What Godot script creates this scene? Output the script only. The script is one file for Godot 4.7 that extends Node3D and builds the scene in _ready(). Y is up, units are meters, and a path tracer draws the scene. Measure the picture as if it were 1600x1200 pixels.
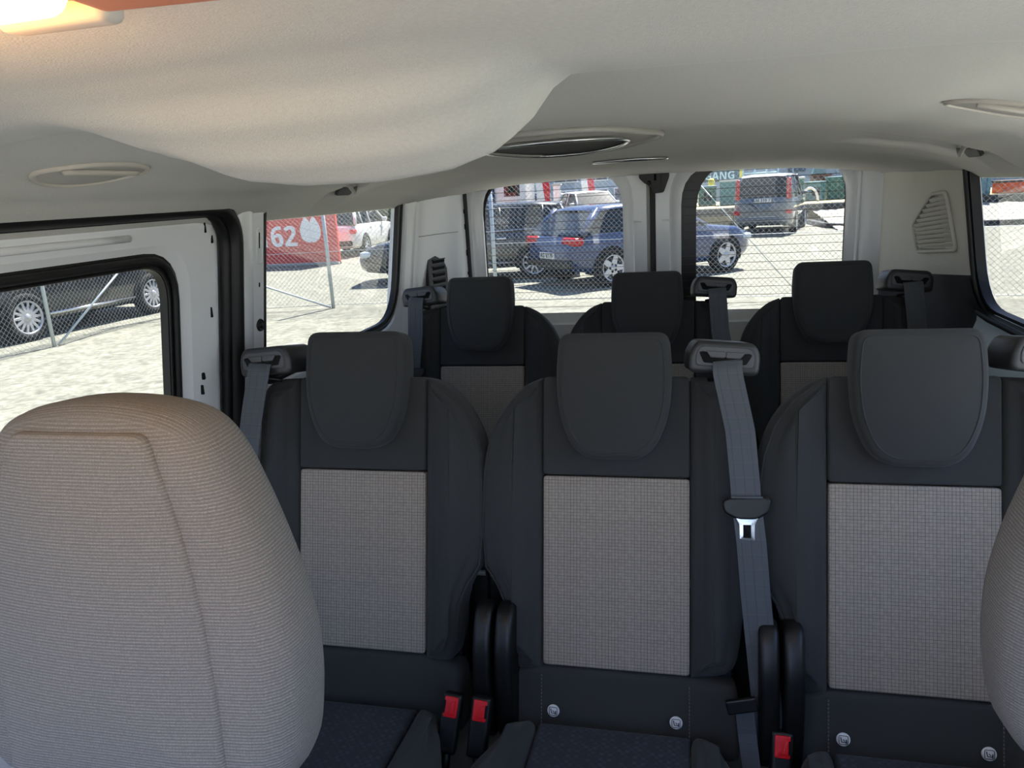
extends Node3D
# Rear cabin of a passenger van seen from between the front seats; y up, metres.
# x = 0 is the van's centre line, -z is the rear of the van, y = 0 the van's floor, y = -0.5 the ground outside.

var M := {}
var used := {}

func _ready():
	camera_and_light()
	materials()
	van_shell()
	headliner()
	rear_doors()
	left_side()
	right_side()
	cab()
	seats()
	front_seats()
	roof_fittings()
	outside()

# ---------------------------------------------------------------- camera, sky, sun, exposure
func camera_and_light():
	var cam := Camera3D.new()
	cam.name = "camera"
	cam.fov = rad_to_deg(2.0 * atan(600.0 / 1193.6))
	cam.near = 0.02
	cam.far = 400.0
	cam.transform = Transform3D(Basis(Vector3(0.973371, -0.057732, -0.221848), Vector3(-0.000129, 0.96763, -0.252374), Vector3(0.229236, 0.245682, 0.941855)), Vector3(0.1374, 1.3208, 1.3209))
	add_child(cam)
	cam.current = true
	var e := Environment.new()
	e.background_mode = Environment.BG_SKY
	var sm := ProceduralSkyMaterial.new()
	sm.sky_top_color = Color(0.46, 0.60, 0.82)
	sm.sky_horizon_color = Color(0.86, 0.90, 0.94)
	sm.ground_bottom_color = Color(0.45, 0.44, 0.40)
	sm.ground_horizon_color = Color(0.70, 0.72, 0.72)
	sm.sky_curve = 0.18
	sm.energy_multiplier = 1.25
	var sky := Sky.new()
	sky.sky_material = sm
	e.sky = sky
	e.tonemap_mode = Environment.TONE_MAPPER_LINEAR
	e.tonemap_exposure = 4.0
	e.sdfgi_enabled = true
	e.ssao_enabled = true
	e.ssil_enabled = true
	var we := WorldEnvironment.new()
	we.name = "world_environment"
	we.environment = e
	add_child(we)
	var sun := DirectionalLight3D.new()
	sun.name = "sun"
	sun.light_color = Color(1.0, 0.985, 0.96)
	sun.light_energy = 4.6
	sun.light_angular_distance = 0.55
	sun.shadow_enabled = true
	var d := Vector3(-0.30, -1.55, 0.94).normalized()
	sun.transform = Transform3D(Basis.looking_at(d, Vector3.UP), Vector3(0, 20, 0))
	add_child(sun)

# ---------------------------------------------------------------- materials
func mat(n: String, c: Color, rough := 0.6, metal := 0.0) -> StandardMaterial3D:
	var m := StandardMaterial3D.new()
	m.resource_name = n
	m.albedo_color = c
	m.roughness = rough
	m.metallic = metal
	M[n] = m
	return m

func tri(m: StandardMaterial3D, s: float, world := false):
	m.uv1_triplanar = true
	m.uv1_world_triplanar = world
	m.uv1_scale = Vector3(s, s, s)
	m.uv1_triplanar_sharpness = 8.0

func img_tex(w: int, h: int, f: Callable) -> ImageTexture:
	var im := Image.create(w, h, false, Image.FORMAT_RGB8)
	for y in h:
		for x in w:
			var v = f.call(x, y)
			im.set_pixel(x, y, v if v is Color else Color(v, v, v))
	return ImageTexture.create_from_image(im)

func noise_img(w: int, seed_: int, freq: float, lo: Color, hi: Color, oct := 4) -> ImageTexture:
	var n := FastNoiseLite.new()
	n.seed = seed_
	n.frequency = freq
	n.fractal_octaves = oct
	var im := Image.create(w, w, false, Image.FORMAT_RGB8)
	var g := n.get_seamless_image(w, w)
	for y in w:
		for x in w:
			im.set_pixel(x, y, lo.lerp(hi, g.get_pixel(x, y).r))
	return ImageTexture.create_from_image(im)

func hash1(i: int) -> float:
	return fposmod(sin(float(i) * 127.1 + 31.7) * 43758.5453, 1.0)

func materials():
	var fine := noise_img(256, 3, 0.09, Color(0.955, 0.955, 0.955), Color(1, 1, 1))
	var fine_h := noise_img(256, 5, 0.25, Color(0, 0, 0), Color(1, 1, 1), 2)
	# headliner cloth
	var m := mat("headliner", Color(0.785, 0.78, 0.76), 0.95)
	m.albedo_texture = fine
	m.heightmap_enabled = true
	m.heightmap_texture = fine_h
	m.heightmap_scale = 0.03
	tri(m, 9.0)
	m = mat("headliner_joint", Color(0.72, 0.70, 0.67), 0.95)
	# van paint and plastics
	m = mat("paint", Color(0.91, 0.92, 0.93), 0.32)
	m.clearcoat_enabled = true
	m.clearcoat = 0.6
	m.clearcoat_roughness = 0.12
	mat("sheet_metal", Color(0.78, 0.85, 0.89), 0.25, 0.0)
	mat("rubber", Color(0.055, 0.055, 0.058), 0.5)
	mat("hole", Color(0.008, 0.008, 0.008), 0.95)
	m = mat("black_plastic", Color(0.045, 0.047, 0.05), 0.42)
	m = mat("grey_plastic", Color(0.17, 0.17, 0.175), 0.5)
	mat("guide_plastic", Color(0.19, 0.19, 0.195), 0.42)
	mat("guide_face", Color(0.30, 0.30, 0.305), 0.5)
	mat("soft_plastic", Color(0.20, 0.205, 0.215), 0.8)
	mat("trim_beige", Color(0.80, 0.79, 0.745), 0.75)
	mat("bezel_grey", Color(0.62, 0.61, 0.59), 0.45)
	mat("dark_dish", Color(0.075, 0.09, 0.105), 0.75)
	mat("chrome", Color(0.82, 0.83, 0.84), 0.22, 0.95)
	mat("steel", Color(0.62, 0.64, 0.65), 0.4, 0.8)
	mat("red_button", Color(0.86, 0.07, 0.12), 0.38)
	mat("stitch", Color(0.42, 0.42, 0.42), 0.9)
	mat("tag_white", Color(0.88, 0.88, 0.88), 0.4)
	mat("tag_dark", Color(0.16, 0.16, 0.17), 0.5)
	# fabrics
	var weave_n := img_tex(64, 64, func(x, y): return 0.5 + 0.22 * sin(x * TAU / 8.0) * sin(y * TAU / 8.0) + 0.2 * (hash1(x * 71 + y * 193) - 0.5))
	m = mat("fabric_dark", Color(0.205, 0.211, 0.213), 0.95)
	m.heightmap_enabled = true
	m.heightmap_texture = weave_n
	m.heightmap_scale = 0.03
	m.rim_enabled = true
	m.rim = 0.35
	m.rim_tint = 0.4
	tri(m, 60.0)
	m = mat("fabric_navy", Color(0.235, 0.245, 0.28), 0.95)
	m.albedo_texture = img_tex(64, 64, func(x, y): return 0.78 + 0.22 * float((x / 8 + y / 8) % 2) * hash1(x / 8 * 13 + y / 8 * 57))
	m.rim_enabled = true
	m.rim = 0.3
	tri(m, 18.0)
	# chequered insert: little squares with dark lines between them
	var cells := 12
	var sz := 192
	m = mat("fabric_check", Color(1, 1, 1), 0.95)
	m.albedo_texture = img_tex(sz, sz, func(x, y):
		var p: int = sz / cells
		var cx: int = x / p
		var cy: int = y / p
		var lx: int = x % p
		var ly: int = y % p
		var k := 0.92 + 0.06 * (hash1(cx * 17 + cy * 91) - 0.5) + 0.20 * (hash1(x * 3 + y * 517) - 0.5)
		if lx < 2: k *= 0.58 + 0.30 * hash1(cx * 7 + 3)
		if ly < 2: k *= 0.58 + 0.30 * hash1(cy * 11 + 5)
		return Color(0.67 * k, 0.63 * k, 0.585 * k))
	m.heightmap_enabled = true
	m.heightmap_texture = img_tex(sz, sz, func(x, y): return 0.2 if (x % 16 < 2 or y % 16 < 2) else 0.8)
	m.heightmap_scale = 0.04
	m.uv1_triplanar = true
	m.uv1_scale = Vector3(14.2, 14.6, 14.6)
	m.uv1_triplanar_sharpness = 8.0
	# front seat cloth: fine dotted cross lines
	m = mat("fabric_front", Color(1, 1, 1), 0.95)
	m.albedo_texture = img_tex(128, 128, func(x, y):
		var k := 0.86 + 0.14 * (hash1(x / 2 * 31 + y / 2 * 77) - 0.5)
		if y % 8 < 3: k += 0.20 * (0.75 + 0.25 * float((x / 4) % 2)) * (0.7 + 0.6 * hash1(x / 4 * 5 + y / 8 * 23))
		return Color(0.425 * k, 0.42 * k, 0.42 * k))
	m.heightmap_enabled = true
	m.heightmap_texture = img_tex(64, 64, func(x, y): return 1.0 if y % 8 < 3 else 0.3)
	m.heightmap_scale = 0.02
	tri(m, 24.5)
	m = mat("webbing", Color(1, 1, 1), 0.7)
	m.albedo_texture = img_tex(64, 64, func(x, y):
		var k := 0.9 + 0.2 * float((x + y) / 4 % 2) * hash1(y / 4)
		return Color(0.335 * k, 0.35 * k, 0.37 * k))
	tri(m, 40.0)
	m = mat("floor_vinyl", Color(0.48, 0.48, 0.48), 0.7)
	# glass
	m = mat("tinted_glass", Color(0.17, 0.20, 0.20, 0.72), 0.0)
	m.transparency = BaseMaterial3D.TRANSPARENCY_ALPHA
	m = mat("clear_glass", Color(0.16, 0.20, 0.19, 0.10), 0.0)
	m.transparency = BaseMaterial3D.TRANSPARENCY_ALPHA
	m = mat("frit", Color(0.02, 0.021, 0.022), 0.35)
	mat("defroster", Color(0.30, 0.23, 0.18), 0.6)
	# lamp
	m = mat("lamp_lens", Color(1.0, 0.82, 0.55), 0.4)
	m.emission_enabled = true
	m.emission = Color(1.0, 0.80, 0.45)
	m.emission_energy_multiplier = 3.0
	mat("lamp_amber", Color(0.74, 0.47, 0.36), 0.5)

# ---------------------------------------------------------------- mesh helpers
func ST() -> SurfaceTool:
	var s := SurfaceTool.new()
	s.begin(Mesh.PRIMITIVE_TRIANGLES)
	return s

func numbered(n: String) -> String:
	if not used.has(n):
		used[n] = 0
		return n
	used[n] += 1
	return "%s_%03d" % [n, used[n]]

func put(st: SurfaceTool, called: String, m: Material, parent: Node = null) -> MeshInstance3D:
	st.generate_normals()
	var o := MeshInstance3D.new()
	o.mesh = st.commit()
	o.material_override = m
	if parent == null:
		o.name = numbered(called)
		add_child(o)
	else:
		o.name = called
		parent.add_child(o, true)
	return o

func part(mesh: Mesh, called: String, m: Material, parent: Node, t := Transform3D.IDENTITY) -> MeshInstance3D:
	var o := MeshInstance3D.new()
	o.mesh = mesh
	o.material_override = m
	o.transform = t
	o.name = called
	parent.add_child(o, true)
	return o

func commit(st: SurfaceTool) -> ArrayMesh:
	st.generate_normals()
	return st.commit()

func thing(called: String, label: String, cat: String, at := Vector3.ZERO, turn := 0.0, group := "") -> Node3D:
	var o := Node3D.new()
	o.name = numbered(called)
	add_child(o)
	o.position = at
	o.rotation.y = turn
	tag(o, label, cat, group)
	return o

func tag(o: Node, label: String, cat := "", group := ""):
	o.set_meta("label", label)
	if cat: o.set_meta("category", cat)
	if group: o.set_meta("group", group)

func setting(o: Node, label: String):
	o.set_meta("kind", "structure")
	if label: o.set_meta("label", label)

func holder(called: String, label: String) -> Node3D:
	var o := Node3D.new()
	o.name = numbered(called)
	add_child(o)
	setting(o, label)
	return o

func quad(st: SurfaceTool, a: Vector3, b: Vector3, c: Vector3, d: Vector3):
	tri3(st, a, b, c)
	tri3(st, a, c, d)

func tri3(st: SurfaceTool, a: Vector3, b: Vector3, c: Vector3):
	if (b - a).cross(c - a).length_squared() < 1e-18: return      # a sliver without area
	st.add_vertex(a)
	st.add_vertex(b)
	st.add_vertex(c)

func strip(st: SurfaceTool, A: PackedVector3Array, B: PackedVector3Array, closed := true):
	var n := A.size()
	for i in (n if closed else n - 1):
		var j := (i + 1) % n
		quad(st, A[i], B[i], B[j], A[j])

# corner-rounded polygon; edges cut to at most `seg`
func rp(pts: Array, radius, n := 4, seg := 0.04) -> PackedVector2Array:
	var out := PackedVector2Array()
	var k := pts.size()
	for i in k:
		var p: Vector2 = pts[i]
		var a: Vector2 = pts[(i + k - 1) % k]
		var b: Vector2 = pts[(i + 1) % k]
		var r: float = radius[i] if radius is Array else radius
		var la := (a - p).length()
		var lb := (b - p).length()
		var c := minf(r, minf(la, lb) * 0.49)
		if c < 0.0005:
			out.append(p)
			continue
		var s := p + (a - p) / la * c
		var t := p + (b - p) / lb * c
		for q in n + 1:
			var u := float(q) / n
			out.append(s.lerp(p, u).lerp(p.lerp(t, u), u))
	var res := PackedVector2Array()
	for i in out.size():
		var p0 := out[i]
		var p1 := out[(i + 1) % out.size()]
		var m: int = maxi(1, int(ceil((p1 - p0).length() / seg)))
		for q in m:
			var v := p0.lerp(p1, float(q) / m)
			if res.is_empty() or (res[res.size() - 1] - v).length() > 1e-5:
				res.append(v)
	return res

# smooth closed curve through points
func loop_through(pts: Array, n := 4) -> PackedVector2Array:
	var out := PackedVector2Array()
	var k := pts.size()
	for i in k:
		var a: Vector2 = pts[(i + k - 1) % k]
		var b: Vector2 = pts[i]
		var c: Vector2 = pts[(i + 1) % k]
		var d: Vector2 = pts[(i + 2) % k]
		for q in n:
			out.append(b.cubic_interpolate(c, a, d, float(q) / n))
	return out

func inset(p: PackedVector2Array, d: float) -> PackedVector2Array:
	var out := PackedVector2Array()
	var n := p.size()
	for i in n:
		var e0 := (p[i] - p[(i + n - 1) % n]).normalized()
		var e1 := (p[(i + 1) % n] - p[i]).normalized()
		var nn := (Vector2(-e0.y, e0.x) + Vector2(-e1.y, e1.x)).normalized()
		var k := maxf(0.5, nn.dot(Vector2(-e1.y, e1.x)))
		out.append(p[i] + nn * d / k)
	# where a tight corner has turned inside out, gather its points in one
	for pass_ in 4:
		var flipped: Array = []
		var any := false
		for i in n:
			var f := (out[(i + 1) % n] - out[i]).dot(p[(i + 1) % n] - p[i]) < 1e-9 * (1.0 if pass_ > 0 else 0.0)
			flipped.append(f)
			any = any or f
		if not any: break
		var start := 0
		while start < n and flipped[start]: start += 1
		if start >= n: break
		var i := 0
		while i < n:
			var a := (start + i) % n
			if not flipped[a]:
				i += 1
				continue
			var len_ := 0
			while flipped[(a + len_) % n]: len_ += 1
			var m := Vector2.ZERO
			for q in len_ + 1: m += out[(a + q) % n]
			m /= len_ + 1
			for q in len_ + 1: out[(a + q) % n] = m
			i += len_
	return out

func ccw(p: PackedVector2Array) -> PackedVector2Array:
	if Geometry2D.is_polygon_clockwise(p):
		var q := p.duplicate()
		q.reverse()
		return q
	return p

func lift(p: PackedVector2Array, h: float, T: Transform3D) -> PackedVector3Array:
	var out := PackedVector3Array()
	for v in p:
		out.append(T * Vector3(v.x, v.y, h))
	return out

# upholstered pad: outline in the x-y plane of T, front along +z of T
func pad(st: SurfaceTool, outline: PackedVector2Array, T: Transform3D, r: float, thick: float, dome := 0.0, back_r := -1.0):
	var o := ccw(outline)
	var rings: Array = []
	var br := r if back_r < 0.0 else back_r
	var c := Vector2.ZERO
	for v in o: c += v
	c /= o.size()
	var steps := 4
	if br > 0.0005:
		for q in steps + 1:
			var a := PI / 2 * float(q) / steps
			rings.append(lift(inset(o, br * (1.0 - sin(a))), -thick + br * (1.0 - cos(a)), T))
	else:
		rings.append(lift(o, -thick, T))
	if r > 0.0005:
		for q in steps + 1:
			var a := PI / 2 * float(q) / steps
			rings.append(lift(inset(o, r * (1.0 - cos(a))), -r + r * sin(a), T))
	else:
		rings.append(lift(o, 0.0, T))
	var top := inset(o, r)
	if dome == 0.0 and r > 0.0015:
		rings.append(lift(inset(o, r + minf(r, 0.006) * 0.6), 0.0, T))
	if dome != 0.0:
		var lo := top[0]
		var hi := top[0]
		for v in top:
			lo = lo.min(v)
			hi = hi.max(v)
		var hs := (hi - lo) / 2
		var md := (lo + hi) / 2
		var kk := minf(hs.x, hs.y)
		for s in [0.88, 0.72, 0.54, 0.34, 0.12]:
			var ring := PackedVector2Array()
			for v in top:
				var q := Vector2(clampf(v.x, md.x - hs.x + kk, md.x + hs.x - kk), clampf(v.y, md.y - hs.y + kk, md.y + hs.y - kk))
				ring.append(q + (v - q) * s)
			rings.append(lift(ring, dome * (1.0 - s * s), T))
		c = md
	for i in rings.size() - 1:
		strip(st, rings[i], rings[i + 1])
	fan(st, rings[rings.size() - 1], T * Vector3(c.x, c.y, dome))
	var back: PackedVector3Array = rings[0].duplicate()
	back.reverse()
	fan(st, back, T * Vector3(c.x, c.y, -thick))

func fan(st: SurfaceTool, ring: PackedVector3Array, c: Vector3):
	for i in ring.size():
		tri3(st, ring[i], c, ring[(i + 1) % ring.size()])

func T3(x: Vector3, y: Vector3, z: Vector3, o: Vector3) -> Transform3D:
	return Transform3D(Basis(x, y, z), o)

func at(p: Vector3) -> Transform3D:
	return Transform3D(Basis.IDENTITY, p)

# box with rounded edges, centred on T
func rbox(st: SurfaceTool, T: Transform3D, size: Vector3, r := 0.004, n := 3):
	var h := size / 2
	r = minf(r, minf(h.x, minf(h.y, h.z)) * 0.95)
	var o := rp([Vector2(-h.x, -h.y), Vector2(h.x, -h.y), Vector2(h.x, h.y), Vector2(-h.x, h.y)], r, n, 100.0)
	pad(st, o, T * at(Vector3(0, 0, h.z)), r, size.z)

func box(st: SurfaceTool, T: Transform3D, size: Vector3):
	st.set_smooth_group(-1)
	var h := size / 2
	var c: Array = []
	for i in 8:
		c.append(T * Vector3(h.x if i & 1 else -h.x, h.y if i & 2 else -h.y, h.z if i & 4 else -h.z))
	for f in [[0, 1, 3, 2], [5, 4, 6, 7], [4, 0, 2, 6], [1, 5, 7, 3], [2, 3, 7, 6], [4, 5, 1, 0]]:
		quad(st, c[f[0]], c[f[1]], c[f[2]], c[f[3]])

# round bar through points
func tube(st: SurfaceTool, pts: Array, r: float, n := 8, closed := false, squash := 1.0):
	var k := pts.size()
	var rings: Array = []
	var up := Vector3.UP
	var prev := Vector3.ZERO
	for i in k:
		var a: Vector3 = pts[(i + k - 1) % k] if (closed or i > 0) else pts[0]
		var b: Vector3 = pts[(i + 1) % k] if (closed or i < k - 1) else pts[k - 1]
		var d := (b - a).normalized()
		if prev == Vector3.ZERO:
			prev = d.cross(Vector3.UP if absf(d.y) < 0.9 else Vector3.RIGHT).normalized()
		var s := (prev - d * prev.dot(d)).normalized()
		prev = s
		up = d.cross(s)
		var ring := PackedVector3Array()
		for q in n:
			var an := TAU * q / n
			ring.append(pts[i] + s * cos(an) * r + up * sin(an) * r * squash)
		rings.append(ring)
	for i in (k if closed else k - 1):
		strip(st, rings[i], rings[(i + 1) % k])
	if not closed:
		var f: PackedVector3Array = rings[0].duplicate()
		f.reverse()
		fan(st, f, pts[0])
		fan(st, rings[k - 1], pts[k - 1])

# flat strap: centre points, width directions, thickness
func strap(st: SurfaceTool, pts: Array, sides: Array, w: float, th: float):
	var rings: Array = []
	for i in pts.size():
		var a: Vector3 = pts[maxi(0, i - 1)]
		var b: Vector3 = pts[mini(pts.size() - 1, i + 1)]
		var s: Vector3 = (sides[i] as Vector3).normalized()
		var n := (b - a).normalized().cross(s).normalized()
		var ring := PackedVector3Array()
		for q in [[-1, -1], [1, -1], [1, 1], [-1, 1]]:
			ring.append(pts[i] + s * (q[0] * w / 2) + n * (q[1] * th / 2))
		rings.append(ring)
	st.set_smooth_group(-1)
	for i in rings.size() - 1:
		strip(st, rings[i], rings[i + 1])
	quad(st, rings[0][0], rings[0][1], rings[0][2], rings[0][3])
	var l: PackedVector3Array = rings[rings.size() - 1]
	quad(st, l[3], l[2], l[1], l[0])

func lathe(st: SurfaceTool, prof: Array, n: int, T: Transform3D):   # profile of (radius, height) along T.z
	var rings: Array = []
	for p in prof:
		var ring := PackedVector3Array()
		for q in n:
			var a := TAU * q / n
			ring.append(T * Vector3(cos(a) * p.x, sin(a) * p.x, p.y))
		rings.append(ring)
	for i in rings.size() - 1:
		strip(st, rings[i], rings[i + 1])

# rounded rectangle with a fixed point count, so that two of them can be joined
func rr(x0: float, x1: float, y0: float, y1: float, rad: Array, n := 6, e := 6) -> PackedVector2Array:
	var out := PackedVector2Array()
	var cs := [Vector2(x0, y0), Vector2(x1, y0), Vector2(x1, y1), Vector2(x0, y1)]
	for i in 4:
		var p: Vector2 = cs[i]
		var a: Vector2 = cs[(i + 3) % 4]
		var b: Vector2 = cs[(i + 1) % 4]
		var r: float = rad[i]
		var s := p + (a - p).normalized() * r
		var t := p + (b - p).normalized() * r
		for q in n + 1:
			var u := float(q) / n
			out.append(s.lerp(p, u).lerp(p.lerp(t, u), u))
		var nx: Vector2 = b + (p - b).normalized() * float(rad[(i + 1) % 4])
		for q in range(1, e):
			out.append(t.lerp(nx, float(q) / e))
	return out

func mapped(p: PackedVector2Array, d: float, f: Callable) -> PackedVector3Array:
	var out := PackedVector3Array()
	for v in p: out.append(f.call(v.x, v.y, d))
	return out

# surface between two matching outlines, cut into bands so that it follows a curved wall
func lay(st: SurfaceTool, a: PackedVector2Array, d0: float, b: PackedVector2Array, d1: float, f: Callable, n := 8):
	var prev := mapped(a, d0, f)
	for k in range(1, n + 1):
		var u := float(k) / n
		var m := PackedVector2Array()
		for i in a.size(): m.append(a[i].lerp(b[i], u))
		var r3 := mapped(m, lerpf(d0, d1, u), f)
		strip(st, prev, r3)
		prev = r3

# frame between two matching outlines, with depth
func frame(st: SurfaceTool, outer: PackedVector2Array, inner: PackedVector2Array, f: Callable, d0: float, d1: float):
	var a := mapped(outer, d0, f)
	var b := mapped(inner, d0, f)
	var c := mapped(inner, d1, f)
	var d := mapped(outer, d1, f)
	st.set_smooth_group(1)
	lay(st, outer, d0, inner, d0, f)
	st.set_smooth_group(2)
	strip(st, b, c)
	st.set_smooth_group(3)
	lay(st, inner, d1, outer, d1, f)
	st.set_smooth_group(4)
	strip(st, d, a)

func sheet(st: SurfaceTool, outline: PackedVector2Array, f: Callable, d: float):
	var c := Vector2.ZERO
	for v in outline: c += v
	c /= outline.size()
	var prev := mapped(outline, d, f)
	for s in [0.75, 0.5, 0.25]:
		var ring := PackedVector2Array()
		for v in outline: ring.append(c + (v - c) * s)
		var r3 := mapped(ring, d, f)
		strip(st, prev, r3)
		prev = r3
	fan(st, prev, f.call(c.x, c.y, d))

# ---------------------------------------------------------------- van shell
func hw(y: float) -> float:      # inner half width of the body at height y
	return clampf(0.77 + 0.15 * (1.25 - y), 0.74, 0.845)

func LF(z: float, y: float, d: float) -> Vector3:
	return Vector3(-(hw(y) + d), y, z)

func RFm(z: float, y: float, d: float) -> Vector3:
	return Vector3(hw(y) + d, y, z)

func DF(x: float, y: float, d: float) -> Vector3:
	return Vector3(x, y, -1.45 - d)

func tab(t: Array, x: float) -> float:
	if x <= t[0][0]: return t[0][1]
	for i in t.size() - 1:
		if x <= t[i + 1][0]:
			var u: float = (x - t[i][0]) / (t[i + 1][0] - t[i][0])
			u = u * u * (3.0 - 2.0 * u) * 0.5 + u * 0.5
			return lerpf(t[i][1], t[i + 1][1], u)
	return t[t.size() - 1][1]

func ceil_y(x: float, z: float) -> float:
	var top := tab([[-1.46, 1.346], [-1.1, 1.366], [-0.86, 1.384], [-0.75, 1.3825], [-0.68, 1.384], [-0.36, 1.413], [-0.24, 1.415], [-0.10, 1.412], [0.0, 1.415], [0.66, 1.416], [0.72, 1.402], [0.80, 1.399], [0.9, 1.404], [1.1, 1.425], [1.5, 1.44]], z)
	var g := tab([[0.0, 1.0], [0.3, 0.965], [0.46, 0.88], [0.6, 0.68], [0.7, 0.44], [0.755, 0.19], [0.785, 0.0]], absf(x))
	var y := 1.287 + (top - 1.287) * g
	var b := tab([[-0.39, 0.0], [-0.35, 0.006], [-0.29, 0.038], [-0.23, 0.061], [-0.178, 0.068], [-0.114, 0.070], [-0.057, 0.066], [-0.013, 0.054], [0.015, 0.032], [0.034, 0.010], [0.050, 0.0]], x)
	y -= b * tab([[0.63, 0.0], [0.66, 0.7], [0.69, 1.0], [0.705, 1.0], [0.75, 0.78], [0.80, 0.40], [0.85, 0.08], [0.89, 0.0]], z)
	var ax := absf(x)
	if ax > 0.42 and z > -0.56 and z < -0.41:     # trim joint over the pillar, a shallow recess
		y += 0.011 * smoothstep(0.42, 0.52, ax) * (1.0 - smoothstep(0.72, 0.765, ax)) * smoothstep(-0.56, -0.548, z) * (1.0 - smoothstep(-0.422, -0.41, z))
	return y

func headliner():
	var st := ST()
	st.set_smooth_group(0)
	var xs: Array = []
	for i in 97: xs.append(-0.785 + 1.57 * i / 96.0)
	var zs: Array = []
	var z := -1.46
	while z < 1.5:
		zs.append(z)
		if z > -0.58 and z < -0.40: z += 0.006
		elif z > 0.62 and z < 0.92: z += 0.012
		else: z += 0.025
	zs.append(1.5)
	for j in zs.size() - 1:
		for i in 96:
			var x0: float = xs[i]
			var x1: float = xs[i + 1]
			var a := Vector3(x0, ceil_y(x0, zs[j]), zs[j])
			var b := Vector3(x1, ceil_y(x1, zs[j]), zs[j])
			var c := Vector3(x1, ceil_y(x1, zs[j + 1]), zs[j + 1])
			var d := Vector3(x0, ceil_y(x0, zs[j + 1]), zs[j + 1])
			quad(st, a, b, c, d)
	# rolled edges along the two sides and at the rear
	for s in [-1, 1]:
		for j in zs.size() - 1:
			var e0 := Vector3(0.785 * s, 1.287, zs[j])
			var e1 := Vector3(0.785 * s, 1.287, zs[j + 1])
			var f0 := Vector3(0.80 * s, 1.285, zs[j])
			var f1 := Vector3(0.80 * s, 1.285, zs[j + 1])
			var g0 := Vector3(0.802 * s, 1.36, zs[j])
			var g1 := Vector3(0.802 * s, 1.36, zs[j + 1])
			if s < 0:
				quad(st, f0, e0, e1, f1)
				quad(st, g0, f0, f1, g1)
			else:
				quad(st, e0, f0, f1, e1)
				quad(st, f0, g0, g1, f1)
	for i in 96:
		var x0: float = xs[i]
		var x1: float = xs[i + 1]
		quad(st, Vector3(x0, 1.44, -1.46), Vector3(x1, 1.44, -1.46), Vector3(x1, ceil_y(x1, -1.46), -1.46), Vector3(x0, ceil_y(x0, -1.46), -1.46))
	setting(put(st, "ceiling", M.headliner), "moulded light grey cloth headliner with a bulge over the cab")

func van_shell():
	# floor
	var st := ST()
	box(st, at(Vector3(0, -0.03, 0.4)), Vector3(1.74, 0.06, 3.9))
	setting(put(st, "floor", M.floor_vinyl), "dark vinyl van floor")
	# outer roof skin
	st = ST()
	st.set_smooth_group(0)
	for j in 12:
		for i in 24:
			var q: Array = []
			for c in [[0, 0], [1, 0], [1, 1], [0, 1]]:
				var x: float = -0.90 + 1.80 * (i + c[0]) / 24.0
				var z: float = -1.56 + 3.08 * (j + c[1]) / 12.0
				var e := absf(x) / 0.90
				q.append(Vector3(x, 1.50 - 0.03 * e * e - 0.17 * pow(e, 10.0), z))
			quad(st, q[0], q[1], q[2], q[3])
	setting(put(st, "trim_1", M.paint), "outer roof skin of the van")

func patch(st: SurfaceTool, cols: Array, y0: float, y1: float, side: float, rows := 8):
	st.set_smooth_group(0)
	for r in rows:
		var ya := lerpf(y0, y1, float(r) / rows)
		var yb := lerpf(y0, y1, float(r + 1) / rows)
		for i in cols.size() - 1:
			var c: Vector2 = cols[i]
			var d: Vector2 = cols[i + 1]
			var wc := smoothstep(-1.25, -1.42, c.x)
			var wd := smoothstep(-1.25, -1.42, d.x)
			var a := Vector3(side * (lerpf(hw(ya), 0.785, wc) + c.y), ya, c.x)
			var b := Vector3(side * (lerpf(hw(ya), 0.785, wd) + d.y), ya, d.x)
			var e := Vector3(side * (lerpf(hw(yb), 0.785, wd) + d.y), yb, d.x)
			var f := Vector3(side * (lerpf(hw(yb), 0.785, wc) + c.y), yb, c.x)
			if side < 0: quad(st, a, b, e, f)
			else: quad(st, b, a, f, e)

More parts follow.
